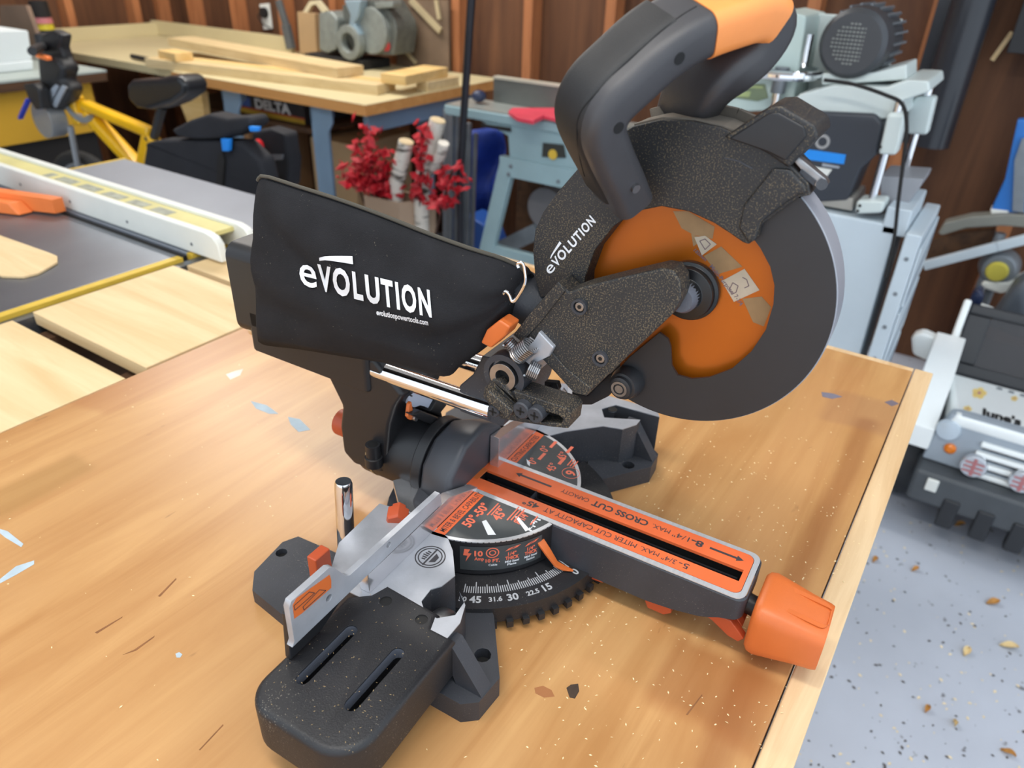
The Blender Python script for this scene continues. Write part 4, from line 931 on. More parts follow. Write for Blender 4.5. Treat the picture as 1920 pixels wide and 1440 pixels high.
# ---- orange push stick
ps = thing('push_stick', 'bright orange push stick lying on the saw table at the left edge', 'push stick', (220, 1390, 0))
M_po = mat('bright_orange', (240, 128, 62), .45)
t = MB(); t.prism([(1300, 4), (1300, 34), (1330, 36), (1500, 40), (1560, 40), (1560, 4)], lambda u, v, w: (w+(1300-u)*.36, u, v), 262, 286); kid(t, 'handle', M_po, ps, bevel=6, seg=3)
t = MB(); t.prism([(1350, 2), (1370, 26), (1480, 26), (1480, 2)], lambda u, v, w: (w+(1300-u)*.36, u, v), 232, 262); kid(t, 'sole', M_po, ps, bevel=3)
t = MB(); t.box((210, 1470, 40), (240, 1560, 58)); kid(t, 'guard_lip', M_po, ps, bevel=4)
# ---- tan workbench in the corner
M_tan = mat('tan_bench_top', (202, 188, 148), .55, var=.05, vs=3); M_tan_e = wood('bench_edge_wood', (196, 138, 76), (216, 160, 98), .5, axis=1, scale=.6)
M_bluest = mat('blue_grey_steel', (130, 157, 182), .36, .2, var=.08, vs=6)
tb = thing('corner_workbench', 'tan topped corner workbench on blue grey steel legs', 'workbench', (2000, 2700, ZF))
t = MB(); t.box((1612, 1690, -2), (2500, 2860, 0)); kid(t, 'bench_top', M_tan, tb); t = MB(); t.box((1612, 1690, -40), (2500, 2860, -2.2)); kid(t, 'edge_board', M_tan_e, tb)
t = MB(); t.box((1660, 2862, -38), (2500, 4205, -4)); kid(t, 'bench_top', M_tan, tb)
t = MB(); t.box((2418, 2980, 0), (2440, 4205, 76)); kid(t, 'splash_board', M_tan, tb); t = MB(); t.box((1660, 4150, -3), (2418, 4172, 66)); kid(t, 'splash_board', M_tan, tb)
def leg(y, x=1650):
    t = MB(); t.prism([(y-60, -42), (y+62, -42), (y+62, -100), (y+48, -140), (y+48, ZF), (y-32, ZF), (y-32, -140), (y-60, -100)], lambda u, v, w: (w, u, v), x, x+14); t.prism([(x, -42), (x+120, -42), (x+120, -110), (x+60, -140), (x+60, ZF), (x, ZF)], lambda u, v, w: (u, w, v), y+46, y+60); kid(t, 'leg', M_bluest, tb, bevel=5, seg=3)
leg(1975); leg(2560, 1680); leg(1975, 2300)
t = MB(); t.box((1680, 1745, -120), (2380, 1775, -42)); kid(t, 'apron', M_bluest, tb, bevel=3)
# lumber on it
M_l1 = wood('new_lumber', (196, 170, 124), (220, 198, 154), .6, axis=1, scale=.8, spots=.15); M_l2 = wood('yellow_lumber', (210, 172, 106), (232, 200, 140), .6, axis=1, scale=.8)
def board(p0, p1, w, h, z, m, label, name='lumber_board', grp='lumber on the tan bench'):
    t = MB(); t.bar((p0[0], p0[1], z+h/2), (p1[0], p1[1], z+h/2), w, h); one(t, name, m, label, 'board', grp, bevel=1.5)
board((1650, 3040), (1832, 1800), 86, 38, 0.5, M_l1, 'long pale two-by-four flat on the tan bench nearest its front edge')
board((1738, 2980), (1914, 1830), 58, 38, 0.5, M_l2, 'narrower board lying against the back of the long two-by-four')
board((2010, 3330), (1868, 2010), 140, 38, 39.5, M_l1, 'wide pale plank lying slanted on top of the other lumber')
board((1690, 2980), (1672, 2830), 84, 34, 39.5, M_l2, 'short offcut stacked on the left end of the lumber')
board((1846, 1760), (2150, 1790), 120, 36, 39.5, M_l2, 'short yellow block lying across the ends of the lumber')
board((1990, 1735), (2200, 1735), 60, 38, .5, M_l1, 'pale offcut at the right rear end of the tan bench')
t = MB(); q0, q1 = Q(246, 98, z=30), Q(276, 92, z=50); t.cyl((q0[0], q0[1], 12), (q1[0]-40, q1[1]-80, 12), 11, n=12); one(t, 'black_rod', M_dark, 'short black rod lying on the tan bench left of the lumber', 'rod')
# cardboard box, grey engine, wall panel
M_card = mat('cardboard', (172, 142, 104), .8, var=.06, vs=5)
cbx = thing('cardboard_box', 'tall narrow cardboard box standing against the wall on the tan bench', 'box', (2440, 2880, 0))
t = MB(); slab(t, [(557, 22), (590, 26), (594, 104), (562, 100)], 2390, 60, 2); kid(t, 'carton', M_card, cbx, bevel=2)
t = MB(); slab(t, [(568, 22), (580, 2), (596, 0), (612, 20), (604, 24), (592, 8), (584, 10), (576, 24)], 2400, 20); kid(t, 'open_flap', mat('pale_card_flap', (206, 194, 160), .8), cbx)
M_eng = mat('dull_grey_casting', (98, 101, 96), .5, .3, var=.2, vs=30, bump=.3, bs=90); M_engl = mat('pale_grey_casting', (138, 144, 140), .45, .3, var=.15, vs=30)
en = thing('small_engine', 'greasy grey engine with a pale pulley standing on the tan bench', 'engine', (2330, 2480, 0))
def disc(mb, u, v, x, depth, rpx, hole=0, n=24):
    c = Q(u, v, x=x); e = Q(u+rpx, v, x=x); r = (e-c).length
    mb.px(arc(c[1], c[2], r, 0, 355, n), x, x+depth, [arc(c[1], c[2], r*hole, 0, 355, n)] if hole else ()); return c, r
t = MB(); slab(t, [(596, 24), (620, 20), (632, 36), (630, 92), (612, 101), (597, 94)], 2240, 130, 2); kid(t, 'carburettor', M_engl, en, bevel=12, seg=3)
t = MB(); slab(t, [(640, 10), (672, 0), (716, 0), (740, 40), (744, 60), (738, 104), (660, 100), (645, 60)], 2290, 150, 2); kid(t, 'block', M_eng, en, bevel=10, seg=3)
t = MB(); c_, r_ = disc(MB(), 652, 80, 2220, 40, 22, .55); t.px(arc(c_.y, max(c_.z, r_+4), r_, 0, 355, 24), 2220, 2260, [arc(c_.y, max(c_.z, r_+4), r_*.55, 0, 355, 24)]); kid(t, 'pulley', M_engl, en, bevel=5)
t = MB(); disc(t, 694, 58, 2262, 30, 30); kid(t, 'flywheel_cover', M_engl, en, bevel=8, seg=3)
t = MB(); slab(t, [(644, 0), (676, 0), (672, 30), (664, 44), (674, 66), (664, 70), (654, 46), (656, 28)], 2230, 50); kid(t, 'linkage', mat('blue_grey_casting', (140, 160, 172), .5, .3), en, bevel=6)
t = MB(); disc(t, 723, 86, 2282, 6, 7); kid(t, 'red_badge', mat('red_badge', (190, 60, 62), .5), en)
t = MB(); slab(t, [(700, 4), (736, 2), (736, 14), (704, 16)], 2262, 60); kid(t, 'air_filter', M_engl, en, bevel=6)
t = MB(); t.box((2230, 2290, 0), (2420, 2680, 42)); kid(t, 'engine_feet', M_dark, en, bevel=4)
wp = thing('leaning_panel', 'grey weathered wall panel with two pale sticks leaning behind the engine', 'panel', (2500, 2180, 0))
t = MB(); slab(t, [(748, 0), (840, 0), (842, 150), (744, 150)], 2480, 14, 2); kid(t, 'panel', mat('weathered_panel', (112, 92, 74), .8, var=.2, vs=8), wp)
for a, b_, w_ in (((770, 0), (826, 58), 26), ((818, 0), (824, 36), 16), ((746, 80), (780, 118), 14)):
    t = MB(); t.bar(Q(*a, x=2468), Q(*b_, x=2468), w_, 14, up=(1, 0, 0)); kid(t, 'stick', mat('pale_stick', (176, 160, 126), .7), wp)
ot = thing('wall_outlet', 'white outlet plate with a black plug on the brown back wall', 'outlet', (2600, 3290, 100))
t = MB(); slab(t, [(486, 8), (504, 6), (510, 54), (494, 56)], 2590, 9); kid(t, 'plate', M_hdpe, ot, bevel=2)
t = MB(); disc(t, 492, 24, 2570, 20, 6); t.tube(curve_pts([Q(*p, x=2572) for p in ((490, 24), (484, 30), (492, 44), (506, 52))], 5), 4, 6); kid(t, 'plug_and_cord', M_dark, ot)
t = MB(); t.bar(Q(522, 0, x=2400), Q(538, 52, x=2400), 36, 24, up=(1, 0, 0)); t.bar(Q(536, 46, x=2392), Q(546, 92, x=2392), 44, 34, up=(1, 0, 0)); one(t, 'grey_bar', mat('grey_bar', (88, 92, 94), .5), 'dark grey bar leaning on the wall beside the outlet', 'bar', bevel=5)
# ---- boxes under the bench
dx = thing('tool_carton', 'black and yellow tool carton lettered DELTA on a shelf under the tan bench', 'box', (1900, 2560, -250))
t = MB(); t.box((1880, 2330, -200), (2200, 2810, -112)); kid(t, 'carton', mat('black_carton', (40, 38, 40), .6), dx, bevel=3)
t = MB(); t.box((1879, 2331, -196), (1880.5, 2809, -176)); kid(t, 'yellow_stripe', mat('mustard', (176, 142, 40), .6), dx); t = MB(); t.box((1879, 2331, -176), (1880.5, 2809, -168)); kid(t, 'red_stripe', mat('red_stripe', (168, 70, 44), .6), dx)
t = MB(); letters(t, 'DELTA', (1878.6, 2655, -163), (0, -1, 0), (0, 0, 1), 42, 240, bold=.05); kid(t, 'lettering', mat('carton_white', (206, 206, 204), .6), dx, fixn=False)
t = MB(); t.box((1878.8, 2690, -165), (1880.2, 2760, -125)); kid(t, 'blue_patch', mat('carton_blue', (60, 84, 140), .6), dx)
shf = MB(); shf.box((1850, 2250, -222), (2380, 3300, -201)); one(shf, 'under_shelf', M_dkw, 'dark shelf board under the tan bench', 'shelf')
t = MB(); t.box((1900, 2060, ZF), (2280, 2330, -250)); one(t, 'carton', M_card, 'brown cardboard carton on the floor under the tan bench behind the blue leg', 'box', bevel=3)
t = MB(); t.box((1840, 2680, ZF), (2200, 3000, -230)); one(t, 'carton', mat('brown_carton', (150, 112, 76), .8), 'darker cardboard carton under the tan bench behind the bicycle saddle', 'box', bevel=3)
t = MB(); slab(t, [(336, 168), (376, 172), (384, 240), (352, 232), (336, 190)], 1720, 40); one(t, 'timber_post', M_l2, 'upright timber post behind the bicycle saddle', 'post', bevel=2)
# ---- yellow cabinet with foam boxes
yc = thing('yellow_cabinet', 'yellow cabinet with grey counter top at the far left', 'cabinet', (700, 3600, ZF))
t = MB(); t.box((-600, 3170, ZF), (1380, 4280, -262)); kid(t, 'shaded_void', M_dark, yc); t = MB(); t.box((-600, 3150, -260), (1400, 4280, -50)); kid(t, 'body', mat('cabinet_yellow', (204, 158, 44), .5, var=.06, vs=3), yc, bevel=3)  # lower dark box paints the shaded void below the yellow front
t = MB(); t.box((-600, 3110, -50), (1460, 4290, -14)); kid(t, 'counter_edge', M_dkw, yc, bevel=2); t = MB(); t.box((-600, 3108, -13.8), (1462, 4290, -4)); kid(t, 'counter_top', mat('grey_counter', (164, 174, 170), .5, var=.06, vs=3), yc, bevel=1)
M_foam = mat('white_foam', (214, 222, 224), .8, var=.03)
t = MB(); yslab(t, [(-300, 150), (62, 112), (63, 131), (-300, 172)], 3300, 380, -3.8); one(t, 'foam_tray', M_foam, 'low white foam tray under the foam box on the grey counter', 'foam box', 'foam packing on the counter', bevel=5)
t = MB(); yslab(t, [(-300, 70), (54, 57), (62, 111), (-300, 148)], 3310, 380); one(t, 'foam_box', M_foam, 'big white foam box stacked on the foam tray', 'foam box', 'foam packing on the counter', bevel=8)
t = MB(); slab(t, [(0, 10), (48, 10), (70, 70), (64, 106), (0, 110)], 1420, 20, -3.5); one(t, 'cardboard_sheet', mat('grey_brown_card', (126, 104, 88), .8), 'brown cardboard sheet standing upright behind the foam box', 'cardboard')
t = MB(); slab(t, [(-30, 254), (30, 256), (44, 286), (40, 296), (-30, 306)], 1250, 60); one(t, 'yellow_case', mat('case_yellow', (206, 168, 40), .5), 'yellow plastic case at the far left edge below the cabinet', 'case', bevel=14, seg=3)
# ---- bicycle
XB_ = 1000
M_by = mat('bike_yellow', (232, 178, 22), .35, coat=.4); M_bb = mat('bike_black', (36, 37, 40), .5, var=.1, vs=20); M_tyre = mat('tyre_rubber', (34, 34, 34), .85); M_bgr = mat('bike_grey', (150, 154, 158), .4, .4)
bk_ = thing('bicycle', 'yellow framed bicycle with black saddle parked between the saw and the corner bench', 'bicycle', (XB_, 2350, ZF))
B = lambda u, v, dx=0: Q(u, v, x=XB_+dx)
t = MB(); t.bar(B(158, 196), B(286, 250), 34, 44, up=(1, 0, 0)); kid(t, 'top_tube', M_by, bk_, bevel=12, seg=3)
t = MB(); t.bar(B(165, 212), B(268, 322), 46, 52, up=(1, 0, 0)); kid(t, 'down_tube', M_by, bk_, bevel=14, seg=3)
t = MB(); t.bar(B(140, 178), B(154, 234), 52, 48, up=(1, 0, 0)); kid(t, 'head_tube', M_by, bk_, bevel=12, seg=3)
t = MB(); t.cyl(B(304, 200), B(288, 262), 15, n=14); q = B(282, 256); t.cyl(q, (q[0], q[1]-60, ZF+330), 22, n=14); kid(t, 'seat_post', M_bb, bk_)
sad = MB()
sq_ = [B(*p) for p in ((254, 156), (262, 148), (304, 146), (330, 140), (352, 140), (366, 158), (362, 176), (336, 194), (306, 204), (272, 200), (256, 184))]
sad.px([(p[1], p[2]) for p in sq_], XB_-35, XB_+55); kid(sad, 'saddle', mat('saddle_vinyl', (34, 36, 40), .32, var=.1, vs=12), bk_, bevel=22, seg=4)
wr_ = 326; wc = Vector((XB_, B(150, 284)[1], ZF+wr_+1))
t = MB(); t.tube([wc+Vector((math.sin(a)*22*0, math.cos(a)*(wr_-24), math.sin(a)*(wr_-24))) for a in [2*pi*i/48 for i in range(48)]], 24, 10, closed=True); kid(t, 'front_tyre', M_tyre, bk_)
t = MB(); t.tube([wc+Vector((0, math.cos(a)*(wr_-52), math.sin(a)*(wr_-52))) for a in [2*pi*i/48 for i in range(48)]], 9, 8, closed=True); t.cyl(wc+Vector((-40, 0, 0)), wc+Vector((40, 0, 0)), 22, n=16); kid(t, 'front_rim', M_bgr, bk_)
rwc = Vector((XB_, wc[1]-1080, ZF+wr_+1))
t = MB(); t.tube([rwc+Vector((0, math.cos(a)*(wr_-24), math.sin(a)*(wr_-24))) for a in [2*pi*i/48 for i in range(48)]], 24, 10, closed=True); kid(t, 'rear_tyre', M_tyre, bk_)
for dx_ in (-45, 45): t = MB(); t.tube([B(132, 236, dx_), B(140, 280, dx_), wc+Vector((dx_, 0, 0))], 11, 8); kid(t, 'fork_leg', M_bgr if dx_ < 0 else M_bb, bk_)
t = MB(); t.bar(q, rwc, 40, 30); t.bar(B(268, 322), rwc, 40, 30); t.bar(B(268, 322), q, 44, 44); kid(t, 'rear_frame', M_by, bk_, bevel=8)
t = MB(); slab(t, [(66, 108), (100, 104), (118, 130), (112, 150), (128, 168), (120, 190), (96, 210), (80, 214), (64, 190), (70, 150)], XB_-70, 70); kid(t, 'front_bag', M_bb, bk_, bevel=22, seg=3)
t = MB(); slab(t, [(84, 178), (104, 158), (110, 162), (94, 194)], XB_-74, 6); slab(t, [(96, 196), (116, 160), (124, 164), (104, 202)], XB_-74, 6); kid(t, 'reflective_strip', mat('reflective_grey', (158, 166, 176), .4), bk_)['kind'] = 'stuff'
t = MB(); t.cyl(B(82, 62), B(96, 112), 34, n=14); slab(t, [(74, 66), (96, 56), (116, 66), (112, 90), (120, 112), (96, 118), (76, 100)], XB_-40, 40); kid(t, 'stem', M_bb, bk_, bevel=10)
t = MB(); t.tube(curve_pts([B(60, 96, -200), B(80, 88, -60), B(100, 96, 60), B(122, 118, 260)], 6), 14, 10); kid(t, 'handlebar', M_bb, bk_)
t = MB(); t.bar(B(72, 104, -86), B(92, 110, -86), 20, 12); kid(t, 'orange_reflector', M_po, bk_, bevel=2)
t = MB(); t.px(arc(B(152, 162)[1], B(152, 162)[2], 120, 20, -120, 20)+arc(B(152, 162)[1], B(152, 162)[2], 100, -120, 20, 20), XB_-30, XB_-10); kid(t, 'cable_loop', M_bgr, bk_)
t = MB(); c_, r_ = disc(t, 78, 224, XB_-90, 60, 17); kid(t, 'head_lamp', M_bgr, bk_, bevel=10, seg=3)
t = MB(); t.bar(B(54, 186, -120), B(38, 222, -120), 18, 10); kid(t, 'blue_lever', mat('blue_lever', (36, 60, 190), .4), bk_, bevel=3); t = MB(); slab(t, [(42, 158), (60, 156), (72, 168), (78, 204), (66, 206), (52, 186)], XB_-120, 40); kid(t, 'brake_unit', M_bb, bk_, bevel=8)
bt2 = thing('drinks_bottle', 'dark bottle with black cap and pink and yellow bands above the handlebar', 'bottle', (1700, 3700, 0))
bb_ = Q(92, 84, x=1640); br_ = 46
for z0, z1, m_, nm in ((0, 90, M_bb, 'bottle_body'), (90, 118, mat('bottle_yellow', (206, 190, 52), .5), 'yellow_band'), (118, 146, mat('bottle_pink', (196, 120, 124), .5), 'pink_band'), (146, 214, M_dark, 'cap')):
    t = MB(); q = Q(93, 88, x=1640); t.lathe((q[0], q[1], -3.5+z0*1.04), (q[0], q[1], -3.5+z1*1.04), [(0, br_), (.08, br_), (1, br_*.92 if nm != 'bottle_body' else br_)], 20); kid(t, nm, m_, bt2)
# panniers
M_pan = mat('black_pannier_cloth', (38, 39, 44), .75, var=.14, vs=12, bump=.4, bs=120, spec=.3)
pa = thing('pannier_bag', 'black pannier bag with blue clips hanging on the near side of the bicycle', 'bag', (880, 1900, ZF))
t = MB(); slab(t, [(272, 268), (300, 262), (400, 262), (450, 266), (486, 300), (500, 362), (470, 420), (300, 400), (262, 330)], 860, 60); kid(t, 'bag_body', M_pan, pa, bevel=14, seg=3)
t = MB(); slab(t, [(318, 244), (352, 226), (388, 214), (424, 222), (464, 218), (472, 236), (448, 252), (424, 260), (372, 262), (330, 256)], 850, 70); kid(t, 'bag_lid', M_pan, pa, bevel=14, seg=3)
t = MB(); slab(t, [(408, 290), (416, 282), (420, 300), (412, 420), (400, 420)], 852, 8); kid(t, 'strap', M_dark, pa)
M_bc = mat('blue_clip', (36, 140, 236), .4)
for u, v, w_, h_ in ((421, 272, 8, 12), (474, 242, 9, 5)): t = MB(); slab(t, [(u-w_, v-h_), (u+w_, v-h_+1), (u+w_-1, v+h_), (u-w_+3, v+h_)], 840, 14); kid(t, 'blue_clip', M_bc, pa, bevel=3)
pf_ = thing('pannier_bag', 'black box shaped pannier with grey band on the far side behind the red tail lamp', 'bag', (1120, 1750, ZF))
t = MB(); slab(t, [(470, 246), (500, 240), (534, 252), (538, 282), (542, 300), (540, 350), (500, 370), (470, 340)], 1110, 60); kid(t, 'bag_body', M_pan, pf_, bevel=18, seg=3)
t = MB(); slab(t, [(472, 290), (530, 290), (528, 300), (474, 302)], 1104, 8); kid(t, 'grey_band', mat('band_grey', (104, 106, 112), .5), pf_)
t = MB(); disc(t, 473, 276, 1060, 30, 8); kid(t, 'tail_lamp', mat('red_lens', (190, 24, 34), .3), bk_, bevel=4)
# ================================================================= behind the bench, middle and right
# ---- carton with birch logs and red branches
bx = thing('carton_planter', 'open cardboard carton holding birch logs and red branches', 'box', (1640, 1450, ZF))
cA, cB, cC = Q(682, 366, x=1640), Q(748, 381, x=1490), Q(817, 371, x=1620)
zt_ = -300
cA, cB, cC = [Vector((p[0], p[1], 0)) for p in (Q(682, 366, z=zt_), Q(748, 381, z=zt_), Q(817, 371, z=zt_))]
cD = cA+cC-cB
def wallp(a, b, name):
    t = MB(); d = (b-a).normalized(); n_ = Vector((-d.y, d.x, 0))*7
    t.add([a+Vector((0, 0, ZF)), b+Vector((0, 0, ZF)), b+Vector((0, 0, zt_)), a+Vector((0, 0, zt_)), a+n_+Vector((0, 0, ZF)), b+n_+Vector((0, 0, ZF)), b+n_+Vector((0, 0, zt_)), a+n_+Vector((0, 0, zt_))], [(0, 1, 2, 3), (7, 6, 5, 4), (0, 4, 5, 1), (1, 5, 6, 2), (2, 6, 7, 3), (3, 7, 4, 0)]); kid(t, name, M_card2, bx)
M_card2 = mat('tan_carton', (170, 146, 124), .8, var=.05, vs=4)
for a, b_ in ((cA, cB), (cB, cC), (cC, cD), (cD, cA)): wallp(a, b_, 'carton_side')
t = MB(); t.add([p+Vector((0, 0, ZF+4)) for p in (cA, cB, cC, cD)], [(0, 1, 2, 3)]); kid(t, 'carton_bottom', M_card2, bx)
cM = (cA+cC)/2
def birch():
    m, N, L = nt('birch_bark'); b = N['Principled BSDF']; b.inputs['Roughness'].default_value = .75
    tc = N.new('ShaderNodeTexCoord'); mp = N.new('ShaderNodeMapping'); mp.inputs['Scale'].default_value = (10, 10, 40); L.new(tc.outputs['Object'], mp.inputs[0])
    n = N.new('ShaderNodeTexNoise'); n.inputs['Scale'].default_value = 1; n.inputs['Detail'].default_value = 4; L.new(mp.outputs[0], n.inputs['Vector'])
    r = N.new('ShaderNodeValToRGB'); r.color_ramp.elements[0].position = .36; r.color_ramp.elements[0].color = (*srgb((70, 62, 56)), 1); r.color_ramp.elements[1].position = .46; r.color_ramp.elements[1].color = (*srgb((216, 210, 200)), 1); L.new(n.outputs[0], r.inputs[0]); L.new(r.outputs[0], b.inputs['Base Color']); return m
M_birch = birch(); M_cut = mat('cut_wood', (206, 186, 150), .7)
def log(u0, v0, u1, v1, X, r, label, branch=False):
    g = thing('birch_log', label, 'log', (cM.x, cM.y, ZF+6), 0, 'birch logs in the carton')
    a, b_ = Q(u0, v0, x=X), Q(u1, v1, x=X); d = (b_-a).normalized(); foot = b_+d*((b_.z-(ZF+40))/max(-d.z, .1)) if False else Vector((b_.x+ (cM.x-b_.x)*.3, b_.y, ZF+60))
    t = MB(); t.tube(curve_pts([a, (a+b_)/2+Vector((0, 8, 0)), b_, foot], 5), r, 14); kid(t, 'trunk', M_birch, g)
    t = MB(); t.lathe(a, a-d*3, [(0, r*.98), (1, r*.94)], 14); kid(t, 'cut_end', M_cut, g)
    if branch:
        t = MB(); t.tube(curve_pts([Q(812, 318, x=X), Q(826, 290, x=X-30), Q(832, 268, x=X-40)], 4), r*.7, 12); kid(t, 'side_branch', M_birch, g)
log(762, 266, 742, 378, cM.x-20, 28, 'shorter birch log with a plain cut end in the carton')
log(821, 226, 790, 372, cM.x+10, 28, 'taller forked birch log on the right in the carton', True)
M_red = mat('red_leaves', (178, 16, 34), .55, var=.3, vs=40); M_twig = mat('dark_twig', (60, 36, 26), .8)
def branch(u0, v0, label, n, spread, seed):
    n = int(n*2.2); spread *= 1.15
    random.seed(seed)
    g = thing('red_branch', label, 'branch', (cM.x, cM.y, ZF+6), 0, 'red branches in the carton')
    top_ = Q(u0, v0, x=cM.x-40); root_ = Vector((cM.x+(random.random()-.5)*80, cM.y+(top_.y-cM.y)*.35, ZF+60)); pth = curve_pts([root_, root_.lerp(top_, .5)+Vector((0, 0, 60)), top_], 8)
    t = MB(); t.tube(pth, 4, 6); kid(t, 'twig', M_twig, g)
    t = MB()
    for k in range(n):
        p = pth[random.randint(9, 16)]+Vector((random.gauss(0, spread*.6), random.gauss(0, spread), random.gauss(0, spread)))
        if p.z < zt_+10: p.z = zt_+10+random.random()*40
        a_ = Vector((random.gauss(0, 1), random.gauss(0, 1), random.gauss(0, 1.2))).normalized(); b_ = a_.orthogonal(); l_ = random.uniform(14, 32)
        t.add([p-a_*l_, p+b_*l_*.4, p+a_*l_, p-b_*l_*.4, p+a_.cross(b_)*l_*.25], [(0, 1, 4), (1, 2, 4), (2, 3, 4), (3, 0, 4), (0, 3, 2, 1)])
    kid(t, 'red_leaf_spray', M_red, g, smooth=0, fixn=False)['kind'] = 'stuff'
branch(688, 262, 'tallest red branch at the left side of the carton', 55, 26, 3); branch(664, 322, 'bushy red branch drooping over the left carton corner', 60, 34, 4)
branch(706, 320, 'red branch in the middle left of the carton', 55, 34, 5); branch(790, 250, 'thin red branch between the two birch logs', 30, 14, 6); branch(848, 320, 'red branch sticking out right behind the birch logs', 36, 24, 8); branch(722, 300, 'darker red branch just left of the shorter birch log', 26, 18, 9)
random.seed(11)
# ---- steel bars, blue tarpaulin, black pole
M_gun = mat('gunmetal', (126, 132, 138), .4, .4, var=.1, vs=20)
t = MB(); t.tube([Q(884, 0, x=1540)+Vector((0, 0, 240)), Q(884, 0, x=1540), Q(862, 330, x=1600), Vector((1640, Q(862, 330, x=1600)[1]+30, ZF))], 13, 12); one(t, 'black_pole', mat('black_pole', (44, 44, 50), .35, .4), 'thin black pole standing upright in front of the jointer', 'pole')
for i, (u0, v0, u1, v1, w_) in enumerate(((846, 200, 838, 440, 16), (858, 215, 850, 450, 10), (868, 240, 862, 450, 14), (880, 230, 872, 446, 12), (892, 250, 880, 440, 9), (836, 205, 832, 420, 12))):
    a = Q(u0, v0, x=1790+i*12); b_ = Q(u1, v1, x=1790+i*12); t = MB(); t.bar(a, Vector((a.x, b_.y, ZF)), w_*1.6, 14, up=(1, 0, 0)); one(t, 'steel_bar', M_gun, ['widest', 'second', 'third', 'fourth', 'thinnest', 'leftmost'][i]+' upright steel bar in the bundle left of the jointer stand', 'bar', 'steel bars beside the jointer', bevel=2)
tq = MB()
def tarp(s, t_):
    p = Q(832+110*s, 240+230*t_, x=2170); return p+Vector((60*math.sin(9*s+3*t_)+30*math.sin(14*t_+5*s), 0, 0))
tq.grid(tarp, 24, 20); o = one(tq, 'blue_tarp', mat('blue_tarpaulin', (34, 62, 150), .5, var=.3, vs=9), 'crumpled blue tarpaulin hanging behind the steel bars', 'tarpaulin', smooth=60); sm = o.modifiers.new('thick', 'SOLIDIFY'); sm.thickness = .004
t = MB(); tb0 = [Q(u, v, x=1960) for u, v in ((836, 470), (880, 400), (912, 420), (932, 470))]; t.px([(p[1], p[2]) for p in tb0]+[(tb0[-1][1], ZF), (tb0[0][1], ZF)], 1940, 2060); one(t, 'blue_bin', mat('blue_plastic', (40, 88, 170), .45, var=.1), 'blue plastic bin on the floor behind the steel bars', 'bin', bevel=10)
# ---- jointer
M_jb = mat('pale_blue_machine_paint', (146, 172, 178), .45, var=.08, vs=6); M_jg = mat('grey_ground_iron', (112, 114, 110), .4, .5, var=.1, vs=8)
jn = thing('jointer', 'pale blue jointer with grey fence on an open steel stand', 'jointer', (1800, 1050, ZF))
XJ = 1680
jt = lambda u, v: Q(u, v, x=XJ)
yL, yR = jt(832, 196)[1], jt(1075, 240)[1]-160; zj = jt(832, 196)[2]
t = MB(); t.box((XJ, yR, zj-34), (XJ+170, yL, zj)); kid(t, 'table', M_jb, jn, bevel=6)
t = MB(); t.box((XJ+3, yR, zj+.3), (XJ+168, yL-6, zj+3)); kid(t, 'table_surface', mat('ground_table', (176, 182, 178), .35, .5), jn)
t = MB(); t.prism([(jt(970, 230)[1]-40, zj-34), (jt(895, 225)[1], zj-34), (jt(950, 262)[1], zj-70), (jt(955, 300)[1], zj-190), (yR, zj-190), (yR, zj-34)], lambda u, v, w: (w, u, v), XJ+10, XJ+150); kid(t, 'bed', M_jb, jn, bevel=8)
t = MB(); slab(t, [(900, 232), (956, 240), (956, 247), (904, 238)], XJ-4, 6); kid(t, 'slot', M_dark, jn)
fz = Q(925, 147, x=XJ+150); 
t = MB(); t.box((XJ+150, Q(1060, 165, x=XJ+150)[1]-150, zj+3), (XJ+172, fz[1], fz[2])); kid(t, 'fence', M_jg, jn, bevel=3)
t = MB(); t.box((XJ+148, Q(1060, 165, x=XJ+150)[1]-150, fz[2]), (XJ+176, fz[1], fz[2]+8)); kid(t, 'fence_lip', mat('pale_lip', (186, 180, 164), .5), jn)
t = MB(); t.ball(Q(898, 180, x=XJ+90), 26, sq=(1, 1, .8)); kid(t, 'fence_knob', mat('navy_knob', (40, 50, 80), .4), jn)
def jbar(pts, w_, h_, nm='stand_leg', m_=M_jb, x=XJ+20):
    t = MB(); a, b_ = [Q(u, v, x=x) for u, v in pts]
    t.bar(a, b_, w_, h_, up=(1, 0, 0)); kid(t, nm, m_, jn, bevel=3)
a_ = Q(954, 304, x=XJ+20); b_ = Q(914, 470, x=XJ+20); d_ = (b_-a_); e2 = a_+d_*((ZF-a_.z)/d_.z)
t = MB(); t.bar(a_, e2, 58, 30, up=(1, 0, 0)); kid(t, 'stand_leg', M_jb, jn, bevel=3)
t = MB(); y2 = a_.y-420; t.bar(Vector((XJ+20, y2, a_.z)), Vector((XJ+20, y2-(e2.y-a_.y), ZF)), 58, 30, up=(1, 0, 0)); kid(t, 'stand_leg', M_jb, jn, bevel=3)
t = MB(); t.prism([(a_.y+30, a_.z+20), (a_.y+24, a_.z-46), (y2-20, a_.z-46), (y2-26, a_.z+20)], lambda u, v, w: (w, u, v), XJ+2, XJ+32); kid(t, 'stand_apron', M_jb, jn, bevel=3)
q = Q(925, 462, x=XJ+20); t = MB(); t.box((XJ+6, y2-60, q[2]-34), (XJ+34, q[1]+20, q[2]+10)); kid(t, 'stand_stretcher', M_jb, jn, bevel=3)
t = MB(); t.box((XJ+200, y2-40, ZF+60), (XJ+215, a_.y+80, a_.z-10)); kid(t, 'rear_panel', M_dkw, jn)
for u, v in ((957, 312), (953, 327), (1046, 341)): t = MB(); disc(t, u, v, XJ-2, 6, 3, n=10); kid(t, 'bolt', M_gun, jn)
